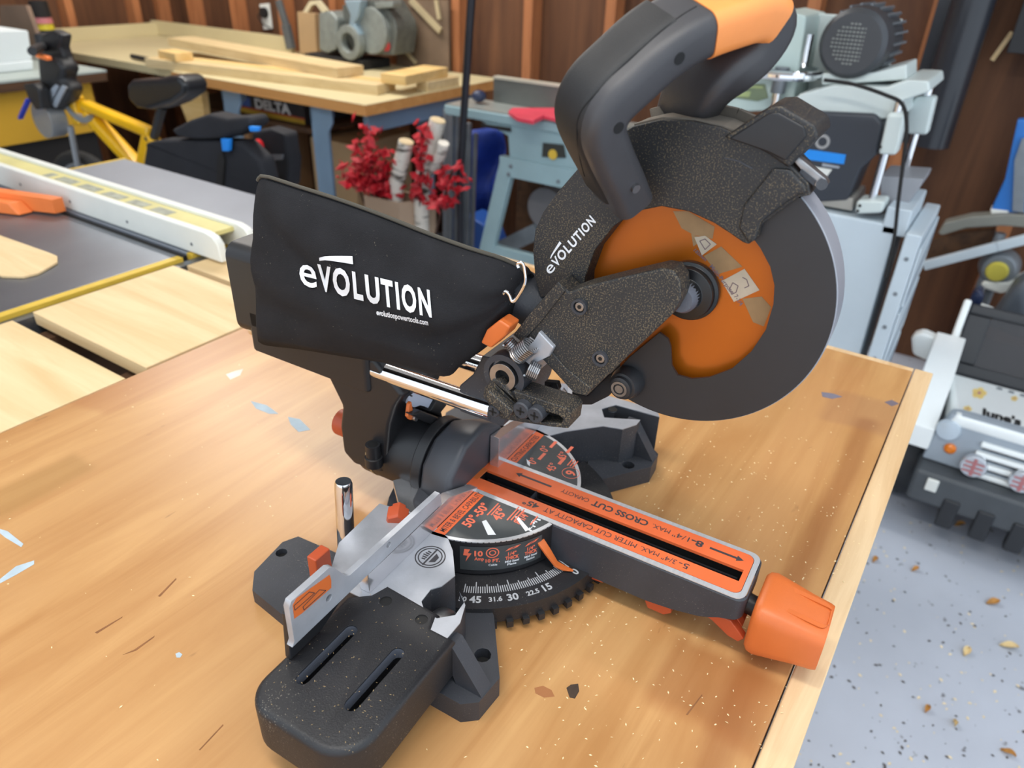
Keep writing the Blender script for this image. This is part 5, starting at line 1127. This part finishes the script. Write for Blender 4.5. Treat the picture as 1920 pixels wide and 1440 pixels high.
t = MB(); slab(t, [(1018, 268), (1056, 272), (1060, 296), (1016, 294)], XJ+4, 10); kid(t, 'label_plate', mat('black_label', (48, 50, 46), .5), jn); t = MB(); disc(t, 1036, 290, XJ+2, 4, 8); kid(t, 'yellow_emblem', M_yel, jn)
t = MB(); disc(t, 1022, 392, XJ+120, 120, 34); kid(t, 'motor', mat('motor_grey', (110, 108, 110), .5), jn, bevel=16, seg=3); t = MB(); t.bar(Q(930, 470, x=XJ+120), Q(1010, 432, x=XJ+120), 60, 30, up=(1, 0, 0)); kid(t, 'motor_mount', M_gun, jn)
rt = MB(); rz_ = zj+6
rp = [Q(u, v, z=rz_) for u, v in ((953, 216), (960, 210), (1058, 210), (1070, 224), (1056, 232), (1020, 224), (1000, 234), (970, 228))]
rt.pz([(p[0], p[1]) for p in rp], rz_, rz_+14); one(rt, 'red_guard', mat('red_plastic', (212, 66, 86), .45), 'red plastic cutter guard lying on the jointer table', 'guard', bevel=2)
# ---- planer
M_pw2 = mat('white_machine_paint', (206, 216, 214), .4, var=.05, vs=8); M_pdk = mat('dark_panel', (50, 54, 62), .4, var=.06); M_pst = mat('pale_cabinet_paint', (196, 208, 216), .42, var=.05, vs=5)
XP = 1500
pl = thing('thickness_planer', 'white thickness planer with dark motor on chrome columns beside the wall', 'planer', (XP+150, 150, ZF))
S = lambda pts, x, d_, nm, m_, **k: kid(slab(MB(), pts, x, d_), nm, m_, pl, **k)
S([(1312, 186), (1420, 40), (1470, 20), (1512, 30), (1500, 120), (1488, 188), (1460, 208), (1400, 210), (1326, 200)], XP+60, 200, 'side_cover', mat('pale_green_white', (190, 208, 204), .4, var=.05), bevel=14, seg=3)
S([(1350, 180), (1366, 154), (1434, 158), (1440, 184), (1420, 190)], XP+56, 6, 'maker_plate', mat('green_plate', (128, 142, 112), .5), bevel=2)
S([(1366, 158), (1430, 162), (1430, 166), (1364, 164)], XP+54, 3, 'plate_line', mat('pale_green', (176, 190, 130), .5)); S([(1362, 170), (1408, 172), (1404, 182), (1360, 180)], XP+54, 3, 'plate_line', mat('pale_green2', (176, 190, 130), .5))
S([(1468, 206), (1500, 176), (1560, 160), (1660, 164), (1700, 150), (1742, 152), (1744, 172), (1690, 190), (1690, 222), (1640, 224), (1470, 214)], XP, 240, 'head_casting', M_pw2, bevel=12, seg=3)
S([(1460, 206), (1640, 214), (1656, 232), (1644, 290), (1616, 316), (1590, 376), (1462, 384), (1450, 300)], XP-16, 120, 'front_panel', M_pdk, bevel=8, seg=3)
S([(1500, 278), (1586, 290), (1582, 308), (1502, 298)], XP-18, 3, 'blue_label', mat('label_blue', (28, 136, 226), .45)); S([(1524, 312), (1560, 318), (1548, 334), (1522, 332)], XP-18, 3, 'white_arrow', M_hdpe); S([(1542, 306), (1574, 312), (1573, 316), (1541, 312)], XP-18, 3, 'small_print', mat('print_grey', (150, 156, 164), .5))
t = MB(); disc(t, 1542, 266, XP-19, 4, 14, .62); kid(t, 'knob_rim', mat('knob_grey', (150, 150, 150), .4), pl)
# motor
mc = Q(1598, 82, x=XP+20); me_ = Q(1668, 82, x=XP+20); mr = (me_-mc).length
t = MB(); t.lathe((XP+10, mc[1], mc[2]), (XP+190, mc[1]-10, mc[2]), [(0, mr*.82), (.06, mr*.95), (.3, mr), (.32, mr*.93), (1, mr*.9)], 36); mto = kid(t, 'motor', mat('motor_dark', (70, 72, 76), .45, .3, var=.08), pl)
for k in range(22):
    a = 2*pi*k/22; c_ = Vector((0, math.cos(a), math.sin(a)))*mr*.97; t = MB(); t.bar(Vector((XP+75, mc[1], mc[2]))+c_, Vector((XP+188, mc[1]-8, mc[2]))+c_, 5, mr*.14, up=c_); sub(t, 'cooling_fin', M_gun, mto)
t = MB()
for i in range(-5, 6):
    for j in range(-5, 6):
        if i*i+j*j < 28: t.box((XP+8.6, mc[1]+i*8.4-2.6, mc[2]+j*8.4-1.6), (XP+9.6, mc[1]+i*8.4+2.6, mc[2]+j*8.4+1.6))
sub(t, 'fan_grille', mat('grille_pale', (140, 144, 140), .5), mto)['kind'] = 'stuff'
S([(1540, 138), (1640, 136), (1700, 120), (1700, 150), (1540, 160)], XP+30, 150, 'motor_base', M_pw2, bevel=4)
t = MB(); t.box((XP+190, Q(1690, 40, x=XP+190)[1], Q(1690, 190, x=XP+190)[2]), (XP+210, Q(1510, 40, x=XP+190)[1], Q(1600, 30, x=XP+190)[2])); kid(t, 'motor_plate', M_pw2, pl, bevel=3)
# handwheel
hw = Q(1466, 134, x=XP+40); hr_ = (Q(1536, 134, x=XP+40)-hw).length
t = MB(); t.tube([hw+Vector((math.cos(a)*hr_, math.sin(a)*hr_, 0)) for a in [2*pi*i/32 for i in range(32)]], 11, 10, closed=True); kid(t, 'handwheel_rim', M_chrome, pl)
t = MB()
for k in range(3): a = 2*pi*k/3; t.bar(hw, hw+Vector((math.cos(a)*hr_, math.sin(a)*hr_, 0)), 16, 8)
t.cyl(hw+Vector((0, 0, -50)), hw+Vector((0, 0, 10)), 18, n=16); kid(t, 'handwheel_hub', M_gun, pl)
t = MB(); t.cyl(hw+Vector((0, 0, -120)), hw+Vector((0, 0, -40)), 12, n=16); kid(t, 'lift_screw', M_chrome, pl)
t = MB(); t.cyl(Q(1446, 0, x=XP+20)+Vector((0, 0, 60)), Q(1420, 110, x=XP+20), 13, n=14); kid(t, 'crank_rod', M_chrome, pl)
t = MB(); a = Q(1520, 64, x=XP+60); b_ = Q(1510, 126, x=XP+60); t.cyl(a, (a.x, a.y, b_.z), 9, n=14); kid(t, 'column_stub', M_chrome, pl)
# columns with sleeves
for (u0, v0), (u1, v1), xx, nm in (((1686, 188), (1637, 372), XP-10, 0), ((1745, 156), (1696, 322), XP+190, 1)):
    a = Q(u0, v0, x=xx); b_ = Q(u1, v1, x=xx); t = MB(); t.cyl((xx, (a.y+b_.y)/2, b_.z-30), (xx, (a.y+b_.y)/2, a.z), 9.5, n=16); kid(t, 'column', M_chrome, pl)
S([(1664, 212), (1698, 214), (1688, 262), (1680, 292), (1646, 290), (1656, 250)], XP-34, 46, 'column_sleeve', M_pw2, bevel=8, seg=3)
S([(1716, 182), (1755, 182), (1738, 254), (1700, 252), (1702, 200)], XP+166, 50, 'column_sleeve', M_pw2, bevel=8, seg=3)
S([(1606, 376), (1660, 378), (1654, 400), (1602, 402)], XP-40, 70, 'column_socket', M_pw2, bevel=8, seg=3)
S([(1530, 362), (1600, 372), (1598, 396), (1530, 384)], XP-10, 150, 'bed', mat('planer_bed', (172, 168, 160), .4, .3), bevel=4)
S([(1650, 330), (1732, 336), (1726, 350), (1690, 400), (1650, 384)], XP+40, 140, 'base_tray', mat('tray_grey', (150, 152, 158), .45), bevel=3)
t = MB(); z_ = Q(1580, 404, x=XP-30)[2]; y0_, y1_ = Q(1684, 420, x=XP-30)[1], Q(1440, 420, x=XP-30)[1]
t.prism([(y0_+2, z_), (y1_, z_), (y1_+20, ZF), (y0_-10, ZF)], lambda u, v, w: (w, u, v), XP-30, XP+190); kid(t, 'stand', M_pst, pl, bevel=6)
for u, v in ((1650, 276), (1646, 288), (1612, 386), (1608, 396)): t = MB(); disc(t, u, v, XP-42, 4, 3, n=10); kid(t, 'set_screw', M_dark, pl)
t = MB(); t.tube(curve_pts([Q(u, v, x=XP-60) for u, v in ((1545, 150), (1600, 158), (1660, 178), (1692, 196), (1700, 240), (1694, 300), (1684, 380), (1676, 450), (1660, 520))], 6), 4.2, 8); kid(t, 'power_cable', M_dark, pl)
M_gripm = mat('grip_shadow', (130, 140, 152), .5)
# ---- drawer cabinet right of the planer stand
dc = thing('drawer_cabinet', 'pale grey drawer cabinet with recessed slanting grips beside the planer', 'cabinet', (XP+160, -230, ZF))
c0_ = Q(1690, 436, x=XP-60); c1_ = Q(1755, 372, x=XP+250)
zc = c0_[2]; yc0 = c0_[1]-12
t = MB(); t.box((XP-60, yc0-34, ZF), (XP+260, yc0+2, zc)); kid(t, 'body', M_pst, dc, bevel=4)
t = MB(); t.box((XP-30, yc0+4, zc-20), (XP+200, yc0+60, zc+46)); kid(t, 'side_tray', M_pst, pl, bevel=4)
for k in range(4):
    z1 = zc-30-k*170; t = MB(); t.box((XP-58, yc0-40, z1-150), (XP+256, yc0-35, z1)); d_o = kid(t, 'drawer', M_pst, dc, bevel=2)
    t = MB(); t.prism([(XP-40, z1-120), (XP+230, z1-20), (XP+230, z1-52), (XP-40, z1-150)], lambda u, v, w: (u, w, v), yc0-41.5, yc0-40); sub(t, 'grip', M_gripm, d_o)
for k in range(6): t = MB(); t.cyl((XP-62, yc0-16, zc-60-k*90), (XP-59, yc0-16, zc-60-k*90), 5, n=10); kid(t, 'rivet', M_gun, dc)
# ---- black sheet rolls hanging on the wall, nail stick
M_roll = mat('black_sheet', (44, 46, 52), .3, var=.1, vs=10)
t = MB(); a = Q(1812, 0, x=2450)+Vector((0, 0, 260)); b_ = Q(1768, 276, x=2450); t.lathe((b_.x, (a.y+b_.y)/2+12, b_.z), (b_.x, (a.y+b_.y)/2+12, b_.z+620), [(0, 62), (1, 62)], 28); ro_ = thing('black_duct', 'black rolled plastic duct hanging on the back wall', 'duct', (2450, (a.y+b_.y)/2, b_.z)); kid(t, 'roll', M_roll, ro_)
t = MB(); t.box((2476, (a.y+b_.y)/2+20, b_.z-8), (2500, (a.y+b_.y)/2+112, b_.z+620)); kid(t, 'sheet_flap', M_roll, ro_)
t = MB(); q = Q(1905, 100, x=2450); t.box((2440, q.y-160, q.z), (2500, q.y+26, q.z+500)); one(t, 'hanging_board', mat('flat_black', (34, 34, 37), .6), 'flat black board hanging at the right edge of the wall', 'board', bevel=3)
t = MB(); t.bar(Q(1860, 113, x=2560), Q(1898, 60, x=2560), 14, 8, up=(1, 0, 0)); one(t, 'pale_stick', M_ply, 'short pale stick slanting on the wall beside the black duct', 'stick')
# ---- blue stand, curved grey arm and wheeled frame at the right
bs2 = thing('blue_stand', 'blue metal tripod stand with grey curved arm and pale slanting rail', 'stand', (2100, -380, ZF))
def bslab(pts, x, d_, nm, m_, **k): kid(slab(MB(), pts, x, d_), nm, m_, bs2, **k)
M_bst = mat('blue_enamel', (36, 110, 190), .35, var=.08)
bslab([(1908, 224), (1928, 224), (1928, 400), (1890, 402), (1856, 398), (1884, 336)], 2270, 40, 'blue_leg', M_bst, bevel=6); bslab([(1856, 392), (1892, 396), (1888, 408), (1858, 404)], 2262, 60, 'foot_cap', M_hdpe, bevel=4)
bslab([(1898, 396), (1902, 300), (1916, 260), (1926, 260), (1920, 400)], 2256, 14, 'dark_strut', M_gun, bevel=2)
bslab([(1758, 438), (1770, 418), (1820, 406), (1880, 402), (1930, 404), (1930, 428), (1880, 424), (1812, 428), (1766, 442)], 2240, 60, 'curved_arm', mat('arm_grey', (124, 124, 116), .5, var=.1), bevel=6, seg=3)
t = MB(); t.bar(Q(1732, 498, x=2230), Q(1870, 462, x=2230), 30, 24, up=(1, 0, 0)); t.bar(Q(1870, 462, x=2230), Q(1940, 444, x=2230), 30, 24, up=(1, 0, 0)); kid(t, 'slanting_rail', M_pst, bs2, bevel=3)
t = MB(); q = Q(1876, 440, x=2240); t.cyl((2260, q.y, q.z), (2260, q.y, ZF), 16, n=12); kid(t, 'post', M_gun, bs2)
bslab([(1744, 450), (1800, 436), (1866, 430), (1868, 456), (1740, 490)], 2300, 40, 'wooden_shelf', M_dkw, bevel=3)
fw = thing('mobile_base', 'dark round foot switch with a yellow button on a white base by the wall', 'switch', (1860, -400, -330))
t = MB(); q = Q(1872, 506, x=2230); t.lathe((2230, q.y, q.z), (2300, q.y, q.z), [(0, 44), (.2, 55), (.7, 60), (1, 53)], 24); kid(t, 'housing', M_gun, fw, bevel=2); t = MB(); t.lathe((2216, q.y+2, q.z-6), (2232, q.y+2, q.z-6), [(0, 27), (.5, 32), (1, 33)], 20); kid(t, 'yellow_button', mat('button_yellow', (190, 178, 70), .5), fw)
kid(slab(MB(), [(1838, 540), (1876, 552), (1926, 536), (1930, 516), (1890, 530), (1842, 528)], 2226, 70), 'white_base', M_hdpe, fw, bevel=8, seg=3)
t = MB(); t.cyl((2270, q.y, q.z-46), (2270, q.y, ZF), 14, n=12); kid(t, 'stem', M_gun, fw)
# ---- toy jeep
XJp = 1490
tj = thing('toy_car', 'white ride-on toy car with grey grille and flower stickers parked beside the bench', 'toy car', (XJp+300, -640, ZF))
J = lambda pts, x, d_, nm, m_, **k: kid(slab(MB(), pts, x, d_), nm, m_, tj, **k)
M_jw = mat('toy_white', (244, 248, 247), .3, var=.02, coat=.3); M_jgr = mat('toy_grey', (158, 168, 178), .4, var=.04); M_jbk = mat('toy_black', (40, 42, 46), .5, var=.1, vs=12)
gp = [Q(u, v, x=XJp) for u, v in ((1733, 846), (1742, 812), (1756, 786), (1776, 779), (1810, 781), (1920, 815))]
yl = gp[0][1]; yr = -960; ztop = gp[4][2]; zbot = Q(1740, 862, x=XJp)[2]
t = MB(); t.px([(yl, zbot), (yl-6, gp[1][2]), (yl-26, ztop-6), (yl-50, ztop), (yr, ztop), (yr, zbot)], XJp, XJp+40); gro = kid(t, 'grille_panel', M_jgr, tj, bevel=8, seg=3)
for k in range(4):
    z1 = Q(1826, 832+k*19.5, x=XJp-4)[2]; t = MB(); t.box((XJp-2, yr+118-k*4, z1-9), (XJp+6, yl-118+k*4, z1-1)); sub(t, 'grille_gap', M_dark, gro)
    t = MB(); t.box((XJp-12, yr+112-k*4, z1-1), (XJp+4, yl-112+k*4, z1+13)); sub(t, 'grille_bar', M_jw, gro, bevel=4)
c0_ = Q(1778, 806, x=XJp-4); r_ = (Q(1802, 806, x=XJp-4)-c0_).length
for yy in (c0_.y, yl+yr-c0_.y):
    c_ = Vector((c0_.x, yy, c0_.z))
    t = MB(); t.lathe((XJp+2, c_.y, c_.z), (XJp-14, c_.y, c_.z), [(0, r_), (.5, r_), (.8, r_*.92), (.82, r_*.8), (1, r_*.4)], 28); kid(t, 'head_lamp', mat('clear_lens', (198, 210, 220), .12, .2), tj)
c1_ = Q(1781, 842, x=XJp-4)
for yy in (c1_.y, yl+yr-c1_.y): c_ = Vector((c1_.x, yy, c1_.z)); t = MB(); t.lathe((XJp+2, c_.y, c_.z), (XJp-10, c_.y, c_.z), [(0, 15), (.6, 14), (1, 8)], 20); kid(t, 'turn_signal', mat('amber_lens', (222, 120, 24), .25), tj)
for u, v in ((1825, 875), (1916, 905)):
    c_ = Q(u, v, x=XJp-30); r_ = (Q(u+27, v, x=XJp-30)-c_).length; t = MB(); t.lathe((XJp-8, c_.y, c_.z), (XJp-34, c_.y, c_.z), [(0, r_*.9), (.6, r_), (1, r_*.96)], 28); fg = kid(t, 'fog_lamp', mat('silver_lamp', (200, 204, 210), .25, .5), tj, bevel=2)
    t = MB(); 
    for k in range(3): t.box((XJp-35.5, c_.y-r_*.7, c_.z-16+k*13), (XJp-34.5, c_.y+r_*.7, c_.z-11+k*13))
    t.box((XJp-35.6, c_.y-4, c_.z-r_*.8), (XJp-34.4, c_.y+4, c_.z+r_*.8)); sub(t, 'lamp_print', mat('lamp_red_print', (176, 110, 112), .5), fg)['kind'] = 'stuff'
# hood rises to the windscreen behind it
zh = Q(1745, 700, x=XJp+330)[2]
t = MB(); t.add([(XJp-4, yl-34, ztop+2), (XJp-4, yr, ztop+2), (XJp+350, yr, zh+14), (XJp+350, yl+4, zh+14), (XJp-4, yl-20, ztop-36), (XJp-4, yr, ztop-36), (XJp+350, yr, zh-80), (XJp+350, yl+18, zh-80)], [(0, 1, 2, 3), (4, 7, 6, 5), (0, 4, 5, 1), (1, 5, 6, 2), (2, 6, 7, 3), (3, 7, 4, 0)]); hoo = kid(t, 'hood', M_jw, tj, bevel=14, seg=3)
t = MB(); t.prism([(XJp-6, zbot+30), (XJp-6, ztop-60), (XJp+120, ztop+40), (XJp+360, ztop+60), (XJp+420, zbot+60), (XJp+300, zbot+40), (XJp+200, zbot+120), (XJp+60, zbot+100)], lambda u, v, w: (u, w, v), yl-6, yl+70); kid(t, 'fender', M_jw, tj, bevel=14, seg=3)
t = MB(); t.box((XJp+30, yr, zbot-20), (XJp+700, yl, zbot+110)); kid(t, 'chassis', M_jbk, tj, bevel=8)
t = MB(); t.box((XJp-60, yr, zbot-100), (XJp+50, yl+6, zbot-2)); bmp = kid(t, 'bumper', mat('toy_dark_grey', (74, 78, 82), .5, var=.1, vs=14), tj, bevel=12, seg=3)
for k in range(5): t = MB(); t.box((XJp-66, yl-120-k*80, zbot-150), (XJp-30, yl-80-k*80, zbot-60)); kid(t, 'bumper_lug', M_jbk, tj, bevel=6)
q = Q(1747, 910, x=XJp-64); t = MB(); t.box((XJp-68, q.y-14, q.z-18), (XJp-58, q.y+14, q.z+18)); kid(t, 'tow_plate', M_hdpe, tj, bevel=3)
for yw in (yl+40, yr): 
    t = MB(); t.lathe((XJp+180, yw-60, ZF+140), (XJp+180, yw+50, ZF+140), [(0, 110), (.12, 136), (.3, 139), (.7, 139), (.88, 136), (1, 110)], 28); kid(t, 'wheel', M_jbk, tj)
# windscreen frame, steering wheel, mirror, seats
zw0, zw1 = zh+4, zh+200
xw0, xw1 = XJp+345, XJp+440
def fr(y0, y1, s0, s1):                    # quad in the raked windscreen plane
    a = lambda y, s: Vector((xw0+(xw1-xw0)*s, y, zw0+(zw1-zw0)*s)); return [a(y0, s0), a(y1, s0), a(y1, s1), a(y0, s1)]
ywl = yl+10
t = MB()
for y0, y1, s0, s1 in ((ywl, yr, 0, .2), (ywl, yr, .86, 1), (ywl, ywl-60, .2, .86)):
    f_ = fr(y0, y1, s0, s1); t.add(f_+[p+Vector((24, 0, -10)) for p in f_], [(0, 1, 2, 3), (7, 6, 5, 4), (0, 4, 5, 1), (1, 5, 6, 2), (2, 6, 7, 3), (3, 7, 4, 0)])
kid(t, 'windscreen_frame', M_jbk, tj, bevel=6)
t = MB(); f_ = fr(ywl-60, yr, .2, .86); t.add([p+Vector((10, 0, -4)) for p in f_], [(0, 1, 2, 3)]); kid(t, 'windscreen', mat('smoked_screen', (60, 56, 58), .1, trans=.5), tj)
t = MB(); t.bar(Vector((xw0+10, ywl+12, zw0)), Vector((xw1+4, ywl+12, zw1+6)), 20, 22); kid(t, 'screen_post', M_jw, tj, bevel=6)
kid(slab(MB(), [(1708, 636), (1714, 628), (1728, 624), (1760, 638), (1764, 650), (1756, 676), (1740, 678), (1710, 664)], XJp+330, 44), 'wing_mirror', M_jw, tj, bevel=10, seg=3)
t = MB(); t.box((XJp+470, yr, zbot+100), (XJp+710, yl+20, zh-60)); kid(t, 'body_tub', M_jw, tj, bevel=16, seg=3)
kid(slab(MB(), [(1852, 610), (1880, 570), (1900, 540), (1930, 520), (1930, 640)], XJp+600, 120), 'seat', mat('seat_grey', (74, 80, 88), .5), tj, bevel=24, seg=3)
kid(slab(MB(), [(1800, 604), (1822, 552), (1836, 540), (1846, 556), (1826, 606)], XJp+480, 60), 'roll_bar', mat('navy_tube', (36, 46, 74), .25), tj, bevel=14, seg=3)
kid(slab(MB(), [(1822, 596), (1832, 578), (1862, 588), (1848, 614)], XJp+520, 60), 'side_panel', M_jw, tj, bevel=6)
# lettering and flowers on the hood
def hoodpt(u, v):
    n_ = Vector((-(zh+12-ztop), 0, XJp*0+354)).normalized(); p0 = Vector((XJp-4, 0, ztop+2)); d = RS @ ray(u, v); return CR+d*((p0-CR).dot(n_)/d.dot(n_)) - d.normalized()*2.5
t = MB(); vs, fs, w_ = textgeo("June's", .05)
t.add([hoodpt(1837+(1914-1837)*a/w_+1.5*b_, 777+(798-777)*a/w_-13*b_) for a, b_ in vs], fs); kid(t, 'lettering', M_dark, hoo if False else tj, fixn=False)
M_pet = mat('petal_yellow', (244, 214, 130), .5); M_ctr = mat('petal_centre', (190, 110, 140), .5)
for u, v, r_ in ((1776, 702, 9), (1836, 737, 15), (1814, 767, 9), (1902, 747, 7)):
    t = MB()
    for k in range(5):
        a0 = 2*pi*k/5; c_ = (u+r_*.55*math.cos(a0), v+r_*.4*math.sin(a0)); t.add([hoodpt(c_[0]+r_*.42*math.cos(b_), c_[1]+r_*.34*math.sin(b_)) for b_ in [2*pi*i/8 for i in range(8)]], [tuple(range(8))])
    fl_s = kid(t, 'flower_sticker', M_pet, tj, smooth=0, fixn=False)
    t = MB(); t.add([hoodpt(u+r_*.2*math.cos(b_), v+r_*.16*math.sin(b_))+Vector((0, 0, .8)) for b_ in [2*pi*i/8 for i in range(8)]], [tuple(range(8))]); sub(t, 'flower_centre', M_ctr, fl_s, smooth=0, fixn=False)
for k in range(3): t = MB(); p = hoodpt(1874+k*22, 729+k*6.5); t.cyl(p-Vector((0, 0, 2)), p+Vector((0, 0, 1)), 8, n=12); kid(t, 'hood_vent', M_gun, tj)
# ---- litter on the floor, chips on the bench
M_leaf = mat('dry_leaf', (186, 134, 66), .7, var=.25, vs=60); M_chip = mat('pale_chip', (232, 214, 178), .8)
random.seed(5)
li = 0
names = ['at the bottom right corner', 'right of the bench corner', 'below the toy car bumper', 'in the middle of the bare floor', 'beside the bench edge', 'near the right photo edge', 'upper left of the floor litter', 'next to the dark oil spots', 'lower middle of the bare floor']
for (u, v, s_) in ((1892, 1212, 15), (1800, 984, 12), (1716, 1068, 9), (1812, 1222, 12), (1862, 1130, 14), (1640, 1050, 9), (1790, 1356, 8), (1890, 1412, 10), (1738, 1330, 8)):
    p = Q(u, v, z=ZF+3); t = MB(); r_ = s_*1.35; a = random.uniform(0, pi)
    def lp_(s, w): 
        x = (s-.5)*2*r_; y = (w-.5)*r_*math.sin(pi*min(max(s, .03), .97)); z = 6*(w-.5)**2*4+3*math.sin(5*s)
        return p+Vector((x*math.cos(a)-y*math.sin(a), x*math.sin(a)+y*math.cos(a), z))
    t.grid(lp_, 7, 5); o = one(t, 'dry_leaf', M_leaf if li % 3 else mat('pale_leaf', (214, 190, 140), .7), 'curled dry leaf on the concrete floor '+names[li], 'leaf', 'dry leaves on the floor', smooth=60); li += 1
t = MB(); t2 = MB()
for _ in range(240):
    u = random.uniform(1500, 1920); v = random.uniform(980, 1440)
    p = Q(u, v, z=ZF+.6); s_ = random.uniform(1.5, 6); a = random.uniform(0, 2*pi); c_, n_2 = math.cos(a)*s_, math.sin(a)*s_
    tt_ = t if random.random() < .5 else t2
    tt_.add([p+Vector((c_, n_2, 0)), p+Vector((-n_2*.6, c_*.6, .8)), p+Vector((-c_, -n_2, 0)), p+Vector((n_2*.6, -c_*.6, 1))], [(0, 1, 2, 3)])
tag(t.build('floor_litter', mat('dark_litter', (92, 88, 88), .8), smooth=0, fixn=False), 'dark crumbs scattered over the grey concrete floor', 'litter', kind='stuff')
tag(t2.build('floor_chips', M_chip, smooth=0, fixn=False), 'pale wood crumbs scattered over the grey concrete floor', 'litter', kind='stuff')
t = MB()
for _ in range(900):
    if random.random() < .7: x = random.gauss(60, 170); y = random.uniform(-336, -110)
    else: x = random.uniform(-350, 600); y = random.uniform(-336, 540)
    if -290 < x < 210 and -110 < y < 150: continue
    if x > 640 or y < -338: continue
    s_ = random.uniform(.5, 1.7); a = random.uniform(0, 2*pi); c_, n_2 = math.cos(a)*s_, math.sin(a)*s_; p = Vector((x, y, .25))
    t.add([p+Vector((c_, n_2, 0)), p+Vector((-n_2*.4, c_*.4, .5)), p+Vector((-c_, -n_2, .2)), p+Vector((n_2*.4, -c_*.4, .1))], [(0, 1, 2, 3)])
tag(t.build('bench_sawdust', mat('sawdust_pale', (244, 222, 176), .85), smooth=0, fixn=False), 'pale sawdust flakes scattered on the workbench', 'sawdust', kind='stuff')
